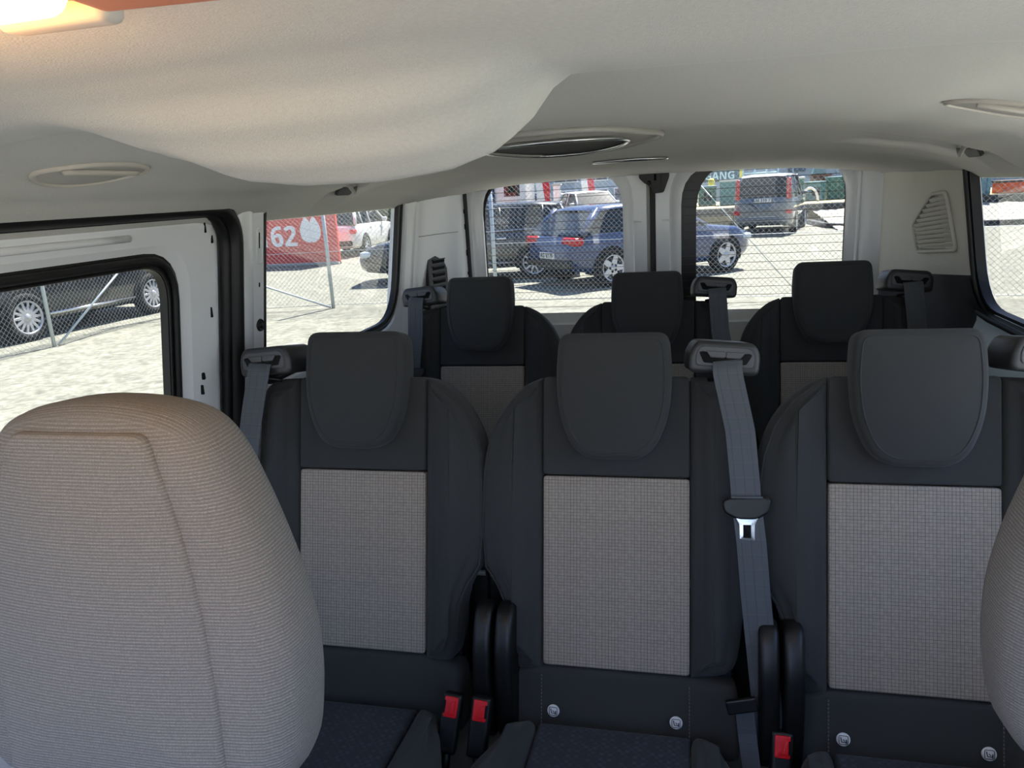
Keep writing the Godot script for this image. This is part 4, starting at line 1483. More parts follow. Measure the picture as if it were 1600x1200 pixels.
func outside_materials():
	var m := mat("concrete", Color(1, 1, 1), 0.95)
	m.albedo_texture = noise_img(512, 21, 0.035, Color(0.40, 0.40, 0.355), Color(0.63, 0.63, 0.565), 5)
	tri(m, 0.45, true)
	m.detail_enabled = true
	m.detail_blend_mode = BaseMaterial3D.BLEND_MODE_MUL
	m.detail_albedo = noise_img(256, 8, 0.02, Color(0.80, 0.80, 0.80), Color(1, 1, 1), 3)
	m = mat("gravel", Color(1, 1, 1), 1.0)
	m.albedo_texture = noise_img(512, 33, 0.12, Color(0.30, 0.30, 0.28), Color(0.86, 0.84, 0.78), 3)
	tri(m, 0.5, true)
	m = mat("sand", Color(0.80, 0.74, 0.56), 1.0)
	m.albedo_texture = noise_img(256, 12, 0.06, Color(0.75, 0.75, 0.75), Color(1, 1, 1), 4)
	tri(m, 0.7, true)
	mat("galvanised", Color(0.70, 0.735, 0.74), 0.45, 0.35)
	mat("wire", Color(0.56, 0.59, 0.61), 0.5, 0.3)
	mat("tarmac", Color(0.20, 0.205, 0.21), 0.95)
	for q in [["paint_black", Color(0.025, 0.03, 0.04)], ["paint_night", Color(0.045, 0.05, 0.062)], ["paint_blue", Color(0.10, 0.19, 0.36)], ["paint_white", Color(0.86, 0.86, 0.85)], ["paint_silver", Color(0.36, 0.39, 0.41)], ["paint_truck", Color(0.10, 0.22, 0.52)]]:
		m = mat(q[0], q[1], 0.28)
		m.clearcoat_enabled = true
		m.clearcoat = 1.0
		m.clearcoat_roughness = 0.04
	mat("car_glass", Color(0.03, 0.045, 0.06), 0.04)
	mat("tyre", Color(0.03, 0.03, 0.032), 0.85)
	mat("alloy", Color(0.74, 0.75, 0.77), 0.3, 0.55)
	mat("tail_light", Color(0.72, 0.07, 0.10), 0.2)
	mat("head_light", Color(0.75, 0.80, 0.84), 0.12)
	mat("plate_white", Color(0.88, 0.88, 0.86), 0.4)
	mat("plate_ink", Color(0.06, 0.06, 0.08), 0.5)
	mat("hoarding", Color(0.86, 0.30, 0.27), 0.6)
	mat("lettering_white", Color(0.95, 0.95, 0.93), 0.6)
	mat("concrete_plain", Color(0.66, 0.66, 0.63), 0.9)
	mat("bin_green", Color(0.16, 0.40, 0.33), 0.5)
	mat("bin_teal", Color(0.22, 0.44, 0.46), 0.5)
	mat("sign_blue", Color(0.20, 0.31, 0.36), 0.6)
	mat("letter_pale", Color(0.74, 0.88, 0.92), 0.5)
	mat("yellow", Color(0.88, 0.80, 0.22), 0.5)
	mat("orange", Color(0.86, 0.36, 0.12), 0.5)
	mat("brown", Color(0.34, 0.28, 0.24), 0.8)
	mat("container_blue", Color(0.36, 0.52, 0.56), 0.55)
	mat("flag_red", Color(0.82, 0.06, 0.16), 0.7)
	mat("facade", Color(0.62, 0.68, 0.72), 0.7)
	mat("facade_glass", Color(0.20, 0.30, 0.40), 0.08)
	m = mat("hedge_leaf", Color(0.17, 0.25, 0.10), 0.7)
	mat("timber", Color(0.20, 0.205, 0.20), 0.9)

func lettering(text: String, h: float, depth: float, m: Material, parent: Node, T: Transform3D):
	var t := TextMesh.new()
	var f := SystemFont.new()
	f.font_names = PackedStringArray(["Droid Sans"])
	f.font_weight = 700
	t.font = f
	t.text = text
	t.font_size = 64
	t.pixel_size = h / 46.0
	t.depth = depth
	t.curve_step = 2.0
	part(t, "lettering", m, parent, T)

func wheel_meshes(r: float, spokes: int) -> Array:
	var st := ST()
	st.set_smooth_group(0)
	lathe(st, [Vector2(r * 0.68, -0.11), Vector2(r * 0.93, -0.11), Vector2(r * 0.99, -0.085), Vector2(r, 0.0), Vector2(r * 0.99, 0.085), Vector2(r * 0.93, 0.11), Vector2(r * 0.70, 0.108), Vector2(r * 0.68, 0.09)], 32, Transform3D.IDENTITY)
	var tyre := commit(st)
	st = ST()
	lathe(st, [Vector2(r * 0.72, 0.09), Vector2(r * 0.72, 0.104), Vector2(r * 0.64, 0.102), Vector2(r * 0.62, 0.06), Vector2(r * 0.61, -0.05)], 32, Transform3D.IDENTITY)
	for k in spokes:
		var a := TAU * k / spokes
		var T := Transform3D(Basis(Vector3(0, 0, 1), a), Vector3.ZERO)
		var w: float = r * (0.075 if spokes > 6 else 0.20)
		pad(st, rp([Vector2(r * 0.08, -w), Vector2(r * 0.66, -w * 0.62), Vector2(r * 0.66, w * 0.62), Vector2(r * 0.08, w)], 0.004, 2, 1.0), T * at(Vector3(0, 0, 0.092)), 0.004, 0.03)
	lathe(st, [Vector2(0.001, 0.10), Vector2(r * 0.14, 0.10), Vector2(r * 0.16, 0.08)], 20, Transform3D.IDENTITY)
	var rim := commit(st)
	st = ST()
	lathe(st, [Vector2(0.001, 0.02), Vector2(r * 0.66, 0.02), Vector2(r * 0.66, -0.08)], 24, Transform3D.IDENTITY)
	return [tyre, rim, commit(st)]

# generic car; local +x is forward, origin on the ground under its middle
func car(called: String, label: String, c: Dictionary) -> Node3D:
	var h: Vector2 = (c.h as Vector2).normalized()
	var r := thing(called, label, "car", Vector3(c.p.x, G, c.p.y), atan2(-h.y, h.x), "parked cars")
	var L: float = c.L
	var W: float = c.W / 2
	var H: float = c.H
	var belt: float = c.belt
	var hood: float = c.hood
	var cowl: float = c.cowl
	var van: bool = c.get("van", false)
	var paint: Material = M[c.paint]
	var a := L / 2
	var sec: Array
	if van:
		sec = [[-a, 0.42, belt, 0.90], [-a + 0.05, 0.34, belt + 0.01, 0.96], [-a + 0.25, 0.28, belt, 1.0], [cowl, 0.26, belt, 1.0], [a - 0.75, 0.26, hood, 0.98], [a - 0.25, 0.30, hood - 0.10, 0.93], [a - 0.05, 0.36, hood - 0.28, 0.82], [a, 0.45, 0.62, 0.70]]
	else:
		sec = [[-a, 0.48, belt - 0.30, 0.76], [-a + 0.05, 0.40, belt - 0.10, 0.86], [-a + 0.18, 0.32, belt - 0.01, 0.94], [-a + 0.5, 0.27, belt + 0.01, 1.0], [0.0, 0.24, belt, 1.0], [cowl, 0.24, belt - 0.01, 1.0], [cowl + 0.25, 0.24, hood + 0.01, 0.99], [a - 0.45, 0.26, hood - 0.05, 0.96], [a - 0.20, 0.29, hood - 0.14, 0.90], [a - 0.05, 0.35, hood - 0.30, 0.80], [a, 0.45, 0.60, 0.68]]
	var st := ST()
	st.set_smooth_group(0)
	var rings: Array = []
	for s in sec:
		var ring := PackedVector3Array()
		var yl: float = s[1]
		var yt: float = s[2]
		var w: float = W * s[3]
		var half := [Vector2(w * 0.88, yl), Vector2(w * 0.98, yl + 0.08), Vector2(w, lerpf(yl, yt, 0.42)), Vector2(w * 0.995, lerpf(yl, yt, 0.70)), Vector2(w * 0.965, yt - 0.05), Vector2(w * 0.91, yt - 0.005), Vector2(w * 0.6, yt + 0.018)]
		for v in half: ring.append(Vector3(s[0], v.y, v.x))
		for k in half.size():
			var v: Vector2 = half[half.size() - 1 - k]
			ring.append(Vector3(s[0], v.y, -v.x))
		rings.append(ring)
	for i in rings.size() - 1: strip(st, rings[i + 1], rings[i])
	fan(st, rings[0], Vector3(sec[0][0], (sec[0][1] + sec[0][2]) / 2, 0))
	var last: PackedVector3Array = rings[rings.size() - 1].duplicate()
	last.reverse()
	fan(st, last, Vector3(a, 0.53, 0))
	put(st, "body", paint, r)
	# cabin glass and roof
	var rb: float = -a + (0.04 if van else 0.12)
	var rt: float = -a + (0.16 if van else float(c.get("tail", 0.62)))
	var wt: float = cowl - float(c.get("rake", 0.75))
	var cab_s := [[rb, belt - 0.05, belt - 0.01, 0.93, 0.92], [rt, belt - 0.05, H - 0.06, 0.94, 0.74], [lerpf(rt, wt, 0.45), belt - 0.05, H - 0.02, 0.94, 0.76], [wt, belt - 0.05, H - 0.05, 0.94, 0.73], [cowl + 0.02, belt - 0.05, belt - 0.02, 0.94, 0.90]]
	st = ST()
	st.set_smooth_group(-1)
	rings = []
	for s in cab_s:
		rings.append(PackedVector3Array([Vector3(s[0], s[1], W * s[3]), Vector3(s[0], s[2], W * s[4]), Vector3(s[0], s[2], -W * s[4]), Vector3(s[0], s[1], -W * s[3])]))
	for i in rings.size() - 1: strip(st, rings[i + 1], rings[i], false)
	put(st, "cabin_glass", M.car_glass, r)
	st = ST()
	st.set_smooth_group(0)
	rings = []
	for s in [[rt - 0.05, -0.05, 0.70], [rt, -0.008, 0.76], [lerpf(rt, wt, 0.25), 0.03, 0.775], [lerpf(rt, wt, 0.6), 0.03, 0.775], [wt, -0.002, 0.75], [wt + 0.04, -0.035, 0.72]]:
		var y: float = H - 0.04 + s[1]
		rings.append(PackedVector3Array([Vector3(s[0], y - 0.05, W * (s[2] + 0.03)), Vector3(s[0], y - 0.005, W * s[2]), Vector3(s[0], y + 0.022, W * s[2] * 0.6), Vector3(s[0], y + 0.022, -W * s[2] * 0.6), Vector3(s[0], y - 0.005, -W * s[2]), Vector3(s[0], y - 0.05, -W * (s[2] + 0.03))]))
	for i in rings.size() - 1: strip(st, rings[i + 1], rings[i], false)
	put(st, "roof", M[c.get("roof", c.paint)], r)
	# pillars
	for k in [-1.0, 1.0]:
		var px := [[cowl, wt], [lerpf(rt, wt, 0.55), lerpf(rt, wt, 0.58)], [rb + 0.10, rt + 0.04]]
		if van or L > 4.5: px.append([lerpf(rt, wt, 0.16), lerpf(rt, wt, 0.17)])
		for q in px:
			st = ST()
			tube(st, [Vector3(q[0], belt - 0.02, W * 0.937 * k), Vector3(q[1], H - 0.06, W * 0.765 * k)], 0.035 if q[0] != px[2][0] else 0.07, 6)
			put(st, "pillar", paint, r)
		# bright strip round the side glass and along the sill
		if c.get("chrome", false):
			st = ST()
			tube(st, [Vector3(rb + 0.25, belt + 0.04, W * 0.935 * k), Vector3(rb + 0.6, H - 0.11, W * 0.785 * k), Vector3(lerpf(rt, wt, 0.5), H - 0.075, W * 0.79 * k), Vector3(wt, H - 0.10, W * 0.775 * k), Vector3(cowl - 0.05, belt + 0.01, W * 0.945 * k), Vector3(0.0, belt + 0.005, W * 0.955 * k), Vector3(rb + 0.25, belt + 0.04, W * 0.945 * k)], 0.012, 6)
			put(st, "window_trim", M.chrome, r)
			st = ST()
			tube(st, [Vector3(-c.wb / 2 + 0.42, 0.36, W * 0.995 * k), Vector3(c.wb / 2 - 0.40, 0.36, W * 0.995 * k)], 0.022, 6)
			put(st, "sill_trim", M.chrome, r)
		st = ST()
		rbox(st, at(Vector3(cowl - 0.42, belt + 0.06, W * 1.06 * k)), Vector3(0.14, 0.13, 0.20), 0.05)
		put(st, "mirror", M.black_plastic if c.get("dark_mirror", false) else paint, r)
		for q in [0.30, -0.72]:
			st = ST()
			rbox(st, at(Vector3(q, belt - 0.14, W * 0.985 * k)), Vector3(0.20, 0.035, 0.05), 0.012)
			put(st, "door_handle", M.chrome if c.get("chrome", false) else paint, r)
		st = ST()
		tube(st, [Vector3(-0.28, belt - 0.06, W * 0.985 * k), Vector3(-0.28, 0.42, W * 0.999 * k)], 0.005, 4)
		put(st, "door_joint", M.rubber, r)
	# lights, plates
	var ly: float = c.get("light_y", 0.82)
	for k in [-1.0, 1.0]:
		st = ST()
		if van:
			rbox(st, at(Vector3(-a + 0.015, lerpf(belt, H, 0.38), W * 0.84 * k)), Vector3(0.10, 0.62, 0.13), 0.04)
			rbox(st, at(Vector3(-a + 0.02, belt - 0.42, W * 0.86 * k)), Vector3(0.08, 0.13, 0.20), 0.03)
		else:
			rbox(st, at(Vector3(-a + 0.14, ly, W * 0.74 * k)), Vector3(0.22, 0.15, 0.46), 0.05)
		put(st, "tail_light", M.tail_light, r)
		st = ST()
		rbox(st, at(Vector3(a - 0.20, 0.66, W * 0.70 * k)), Vector3(0.26, 0.13, 0.42), 0.05)
		put(st, "headlight", M.head_light, r)
	st = ST()
	rbox(st, at(Vector3(a - 0.02, 0.52, 0)), Vector3(0.08, 0.20, W * 1.1), 0.02)
	put(st, "grille", M.black_plastic, r)
	var py: float = c.get("plate_y", 0.70)
	st = ST()
	rbox(st, at(Vector3(-a - 0.012, py, 0)), Vector3(0.03, 0.115, 0.52), 0.006)
	var pl := put(st, "number_plate", M.plate_white, r)
	lettering(c.get("plate", ""), 0.085, 0.004, M.plate_ink, pl, T3(Vector3(0, 0, 1), Vector3.UP, Vector3(-1, 0, 0), Vector3(-a - 0.028, py, 0))) if c.has("plate") else null
	st = ST()
	rbox(st, at(Vector3(a + 0.006, 0.45, 0)), Vector3(0.02, 0.11, 0.50), 0.006)
	put(st, "number_plate", M.plate_white, r)
	st = ST()
	rbox(st, at(Vector3(-a + 0.02, 0.46, 0)), Vector3(0.10, 0.16, W * 1.72), 0.04)
	put(st, "rear_bumper", M.black_plastic if not van else paint, r)
	if van:
		st = ST()
		rbox(st, at(Vector3(-a - 0.012, 0.565, 0)), Vector3(0.03, 0.02, 0.8), 0.006)
		put(st, "bumper_strip", M.chrome, r)
		st = ST()
		pad(st, rp([Vector2(-W * 0.70, belt + 0.06), Vector2(W * 0.70, belt + 0.06), Vector2(W * 0.60, H - 0.14), Vector2(-W * 0.60, H - 0.14)], 0.06), T3(Vector3(0, 0, 1), Vector3(0.13, 0.99, 0), Vector3(-0.99, 0.13, 0), Vector3(-a - 0.125, 0, 0)).orthonormalized(), 0.004, 0.02)
		put(st, "rear_glass", M.car_glass, r)
		st = ST()
		tube(st, [Vector3(-a - 0.05, belt - 0.14, -0.5), Vector3(-a - 0.06, belt - 0.18, -0.3), Vector3(-a - 0.03, belt - 0.32, -0.12)], 0.012, 6)
		put(st, "wiper", M.black_plastic, r)
	# wheels and arches
	var wr: float = c.get("wr", 0.345)
	var wm := wheel_meshes(wr, c.get("spokes", 10))
	for fx in [1.0, -1.0]:
		for k in [-1.0, 1.0]:
			var wx: float = c.wb / 2 * fx + float(c.get("wx", 0.0))
			st = ST()
			st.set_smooth_group(-1)
			var R2 := wr + 0.055
			var z1: float = (W + 0.004) * k
			var pts: Array = []
			for q in 17:
				var an := lerpf(-0.35, PI + 0.35, q / 16.0)
				pts.append(Vector2(cos(an) * R2, maxf(sin(an) * R2, -wr + 0.24)))
			pad(st, PackedVector2Array(pts), T3(Vector3(1, 0, 0), Vector3.UP, Vector3(0, 0, 1), Vector3(wx, wr, z1 if k > 0 else z1 + 0.34)), 0.0, 0.34)
			put(st, "wheel_arch", M.tyre, r)
			var B := Basis.IDENTITY if k > 0 else Basis(Vector3.UP, PI)
			var T := Transform3D(B, Vector3(wx, wr, (W - 0.072) * k))
			var ty := part(wm[0], "tyre", M.tyre, r, T)
			part(wm[1], "rim", M.alloy, ty)
			part(wm[2], "brake_disc", M.steel, ty)
	return r

func fence():
	var r := thing("chain_link_fence", "galvanised chain link fence with posts and slanting braces behind the van", "fence")
	var line := [Vector2(-8.87, -3.2), Vector2(-8.87, -10.40), Vector2(-5.97, -10.92), Vector2(-3.05, -11.05), Vector2(0.12, -10.80), Vector2(3.2, -10.45), Vector2(7.0, -9.6), Vector2(12.0, -8.2)]
	var H := 1.95
	var st := ST()
	var stp := 0.080
	for i in line.size() - 1:
		var a: Vector2 = line[i]
		var b: Vector2 = line[i + 1]
		var len_ := (b - a).length()
		var d := (b - a) / len_
		var nrm := Vector3(-d.y, 0, d.x)
		for dirn in [1.0, -1.0]:
			var s := -H
			while s < len_ + H:
				# a wire rises at 45 degrees from s0 at the foot
				var s0: float = s
				var u0 := 0.0
				var u1 := H
				var x0: float = s0
				var x1: float = s0 + dirn * H
				# clip to the bay
				for e in 2:
					var lim := 0.0 if e == 0 else len_
					var out0: bool = x0 < lim if e == 0 else x0 > lim
					var out1: bool = x1 < lim if e == 0 else x1 > lim
					if out0 and out1:
						u1 = u0
						break
					if out0:
						u0 += absf(lim - x0)
						x0 = lim
					elif out1:
						u1 -= absf(x1 - lim)
						x1 = lim
				if u1 - u0 > 0.01:
					var off: Vector3 = nrm * (0.0025 * dirn)
					var p: Vector3 = Vector3(a.x + d.x * x0, G + 0.03 + u0, a.y + d.y * x0) + off
					var q: Vector3 = Vector3(a.x + d.x * x1, G + 0.03 + u1, a.y + d.y * x1) + off
					wire(st, p, q, 0.0019, nrm)
				s += stp
	var mesh := put(st, "chain_link", M.wire, r)
	mesh.set_meta("kind", "stuff")
	for y in [0.06, 0.98, 1.93]:
		for i in line.size() - 1:
			st = ST()
			var a: Vector2 = line[i]
			var b: Vector2 = line[i + 1]
			wire(st, Vector3(a.x, G + y, a.y), Vector3(b.x, G + y, b.y), 0.004, Vector3(0, 0, 1))
			put(st, "line_wire", M.wire, r)
	var posts := [Vector2(-8.87, -5.0), Vector2(-8.87, -7.79), Vector2(-8.87, -10.40), Vector2(-5.97, -10.92), Vector2(-3.05, -11.05), Vector2(0.12, -10.80), Vector2(3.2, -10.45), Vector2(7.0, -9.6)]
	for p in posts:
		st = ST()
		tube(st, [Vector3(p.x, G - 0.02, p.y), Vector3(p.x, G + 2.0, p.y)], 0.032 if p.x > -8 else 0.026, 10)
		put(st, "post", M.galvanised, r)
	for q in [[Vector3(-8.84, G + 0.02, -7.84), Vector3(-8.84, G + 1.55, -10.36)], [Vector3(-6.0, G + 0.02, -10.88), Vector3(-8.80, G + 1.1, -10.38)], [Vector3(0.16, G + 1.85, -10.76), Vector3(1.7, G + 0.05, -10.6)]]:
		st = ST()
		tube(st, q, 0.017 if q[0].x < 0 else 0.006, 8)
		put(st, "brace", M.galvanised, r)

func wire(st: SurfaceTool, p: Vector3, q: Vector3, r: float, n: Vector3):
	var d := (q - p).normalized()
	var s := d.cross(n).normalized() * r
	var t := n.normalized() * r
	st.set_smooth_group(0)
	var A := PackedVector3Array([p + s, p + t, p - s, p - t])
	var B := PackedVector3Array([q + s, q + t, q - s, q - t])
	strip(st, A, B)

func plank_box(called: String, label: String, cat: String, group: String, p: Vector3, size: Vector3, m: Material, rim: Material, ribs: int):
	var r := thing(called, label, cat, p, 0.0, group)
	var st := ST()
	rbox(st, at(Vector3(0, size.y / 2, 0)), size, 0.03)
	put(st, "body", m, r)
	st = ST()
	rbox(st, at(Vector3(0, size.y - 0.03, 0)), Vector3(size.x + 0.06, 0.08, size.z + 0.06), 0.02)
	put(st, "rim", rim, r)
	for k in ribs:
		st = ST()
		rbox(st, at(Vector3(-size.x / 2 + size.x * (k + 0.5) / ribs, size.y * 0.45, size.z / 2 + 0.015)), Vector3(0.05, size.y * 0.8, 0.04), 0.01)
		put(st, "rib", m, r)

func outside():
	outside_materials()
	var st := ST()
	st.set_smooth_group(0)
	for i in 24:
		for j in 24:
			var x0 := -70.0 + i * 6.0
			var z0 := -90.0 + j * 6.0
			quad(st, Vector3(x0, G, z0), Vector3(x0 + 6, G, z0), Vector3(x0 + 6, G, z0 + 6), Vector3(x0, G, z0 + 6))
	setting(put(st, "floor_1", M.concrete), "sunlit pale concrete yard outside the van")
	fence()
	car("parked_car", "dark off-road car behind the fence seen through the sliding door window", {"p": Vector2(-10.55, -9.62), "h": Vector2(-0.085, 0.996), "L": 4.75, "W": 1.92, "H": 1.70, "belt": 1.10, "hood": 1.05, "cowl": 0.95, "paint": "paint_night", "wb": 2.60, "chrome": true, "dark_mirror": true, "spokes": 14, "wr": 0.37})
	car("parked_car", "black estate car with bright window trim, nose to the left", {"p": Vector2(-4.55, -15.1), "h": Vector2(-0.99, 0.15), "L": 4.8, "W": 1.88, "H": 1.55, "belt": 1.0, "hood": 0.90, "cowl": 1.0, "paint": "paint_black", "wb": 2.75, "chrome": true, "spokes": 10, "tail": 0.45})
	car("parked_car", "blue car seen from its rear corner through both rear windows", {"p": Vector2(-0.83, -14.28), "h": Vector2(0.76, -0.65), "L": 4.35, "W": 1.82, "H": 1.45, "belt": 0.98, "hood": 0.92, "cowl": 0.90, "paint": "paint_blue", "wb": 2.70, "spokes": 5, "light_y": 0.86, "plate_y": 0.60, "plate": "AG 6179"})
	car("parked_car", "white car beyond the red hoarding seen through the quarter window", {"p": Vector2(-11.4, -24.0), "h": Vector2(-0.06, -1.0), "L": 4.6, "W": 1.85, "H": 1.62, "belt": 1.05, "hood": 1.0, "cowl": 0.95, "paint": "paint_white", "wb": 2.65, "spokes": 7})
	car("parked_car", "tall silver-grey van-like car with a number plate seen from behind", {"p": Vector2(2.75, -26.2), "h": Vector2(0.22, -0.975), "L": 4.4, "W": 1.80, "H": 1.84, "belt": 1.12, "hood": 1.05, "cowl": 1.15, "paint": "paint_silver", "wb": 2.70, "van": true, "rake": 0.55, "plate": "GM 319 77", "plate_y": 1.06, "roof": "paint_white"})
	car("parked_car", "small distant white car behind the black estate car", {"p": Vector2(-3.9, -30.6), "h": Vector2(0.45, 0.9), "L": 4.4, "W": 1.80, "H": 1.60, "belt": 1.05, "hood": 1.0, "cowl": 0.95, "paint": "paint_white", "wb": 2.60, "spokes": 5})
	# red hoarding with white lettering
	var r := thing("red_hoarding", "red hoarding with large white figures beyond the fence", "hoarding", Vector3(-12.4, G, -19.7))
	st = ST()
	rbox(st, at(Vector3(0, 1.25, 0)), Vector3(4.9, 2.5, 0.12), 0.02)
	put(st, "board", M.hoarding, r)
	st = ST()
	rbox(st, at(Vector3(0, 0.04, 0.02)), Vector3(4.9, 0.08, 0.22), 0.02)
	put(st, "foot", M.concrete_plain, r)
	lettering("162", 0.58, 0.02, M.lettering_white, r, at(Vector3(0.52, 0.86, 0.07)))
	st = ST()
	for k in 2:
		var o := rp([Vector2(-0.05, -0.36), Vector2(0.26, -0.22), Vector2(0.30, 0.10), Vector2(0.10, 0.46), Vector2(-0.05, 0.30)], 0.14)
		pad(st, o, T3(Vector3(-1 if k == 0 else 1, 0, 0), Vector3.UP, Vector3(0, 0, 1), Vector3(1.64 + (0.03 if k else -0.06), 0.98, 0.072)), 0.002, 0.012)
	put(st, "leaf_emblem", M.lettering_white, r)
	# hedge
	var hd := thing("hedge", "green hedge beyond the white car at the quarter window", "hedge", Vector3(-13.2, G, -31.0))
	st = ST()
	var rng := RandomNumberGenerator.new()
	rng.seed = 11
	for k in 2600:
		var p := Vector3(rng.randf_range(-2.6, 4.2), rng.randf_range(0.05, 2.6), rng.randf_range(-0.6, 0.6))
		var a := Vector3(rng.randf_range(-1, 1), rng.randf_range(-1, 1), rng.randf_range(-1, 1)).normalized() * 0.11
		var b := a.cross(Vector3(rng.randf_range(-1, 1), 1, rng.randf_range(-1, 1))).normalized() * 0.055
		quad(st, p - a, p + b, p + a, p - b)
	var fo := put(st, "foliage", M.hedge_leaf, hd)
	fo.set_meta("kind", "stuff")
	st = ST()
	rbox(st, at(Vector3(0.8, 1.2, 0)), Vector3(6.6, 2.4, 0.9), 0.3)
	put(st, "inner_twigs", M.hedge_leaf, hd)
	# left background: truck, banners, office front
	r = thing("blue_truck", "blue box truck far behind the black estate car", "truck", Vector3(-9.9, G, -33.0))
	st = ST()
	rbox(st, at(Vector3(-0.6, 1.75, 0)), Vector3(4.4, 2.1, 2.3), 0.05)
	put(st, "box_body", M.paint_truck, r)
	st = ST()
	rbox(st, at(Vector3(-0.6, 1.52, 1.16)), Vector3(4.4, 0.08, 0.03), 0.01)
	put(st, "side_stripe", M.lettering_white, r)
	st = ST()
	rbox(st, at(Vector3(2.35, 1.45, 0)), Vector3(1.4, 2.1, 2.2), 0.15)
	put(st, "cab", M.paint_white, r)
	st = ST()
	rbox(st, at(Vector3(2.45, 1.85, 1.09)), Vector3(0.7, 0.6, 0.06), 0.05)
	put(st, "cab_window", M.car_glass, r)
	st = ST()
	rbox(st, at(Vector3(0.2, 0.55, 0)), Vector3(5.6, 0.25, 2.0), 0.03)
	put(st, "chassis", M.tarmac, r)
	var wm := wheel_meshes(0.42, 8)
	for wx in [-1.6, 2.0]:
		var ty := part(wm[0], "tyre", M.tyre, r, at(Vector3(wx, 0.42, 1.0)))
		part(wm[1], "rim", M.alloy, ty)
	for q in [[-5.95, "red and white banner beside the white truck cab", -32.0], [-4.40, "red and white banner above the distant white car", -35.0]]:
		r = thing("banner_flag", q[1], "flag", Vector3(q[0], G, q[2]), 0.0, "red and white banners")
		st = ST()
		tube(st, [Vector3(0.30, 0, 0), Vector3(0.16, 1.6, 0), Vector3(0.0, 3.6, 0)], 0.025, 8)
		put(st, "pole", M.galvanised, r)
		for k in 2:
			st = ST()
			st.set_smooth_group(0)
			for j in 12:
				var ya := 1.25 + j * 0.19
				var yb := ya + 0.19
				var oa := 0.20 - 0.085 * (ya - 1.2)
				var ob := 0.20 - 0.085 * (yb - 1.2)
				var wv := func(y): return 0.05 * sin(y * 4.0)
				var k0 := 0.02 + k * -0.30
				for th in [0.0, 0.012]:
					quad(st, Vector3(oa + k0 - 0.30, ya, wv.call(ya) + th), Vector3(oa + k0, ya, wv.call(ya) + th), Vector3(ob + k0, yb, wv.call(yb) + th), Vector3(ob + k0 - 0.30, yb, wv.call(yb) + th))
			put(st, "red_cloth" if k == 0 else "white_cloth", M.flag_red if k == 0 else M.lettering_white, r)
	r = thing("office_front", "pale office front with a grid of windows behind the banners", "building", Vector3(-5.0, G, -42.0))
	st = ST()
	rbox(st, at(Vector3(-4.0, 2.6, -3.0)), Vector3(22.0, 5.2, 6.0), 0.03)
	put(st, "wall", M.facade, r)
	for i in 12:
		for j in 3:
			st = ST()
			rbox(st, at(Vector3(-13.2 + i * 1.65, 1.15 + j * 1.35, 0.02)), Vector3(1.35, 0.95, 0.08), 0.01)
			var f := put(st, "window", M.lettering_white, r)
			st = ST()
			rbox(st, at(Vector3(-13.2 + i * 1.65 - 0.32, 1.15 + j * 1.35, 0.055)), Vector3(0.58, 0.82, 0.04), 0.005)
			put(st, "pane", M.facade_glass, f)
			st = ST()
			rbox(st, at(Vector3(-13.2 + i * 1.65 + 0.32, 1.15 + j * 1.35, 0.055)), Vector3(0.58, 0.82, 0.04), 0.005)
			put(st, "pane", M.facade_glass, f)
	# a white post
	r = thing("white_post", "white square post between the blue truck and the banner", "post", Vector3(-5.75, G, -33.6))
	st = ST()
	rbox(st, at(Vector3(0, 0.95, 0)), Vector3(0.32, 1.9, 0.32), 0.03)
	put(st, "shaft", M.paint_white, r)
	st = ST()
	rbox(st, at(Vector3(0, 1.93, 0)), Vector3(0.40, 0.07, 0.40), 0.02)
	put(st, "cap", M.concrete_plain, r)
	right_background()

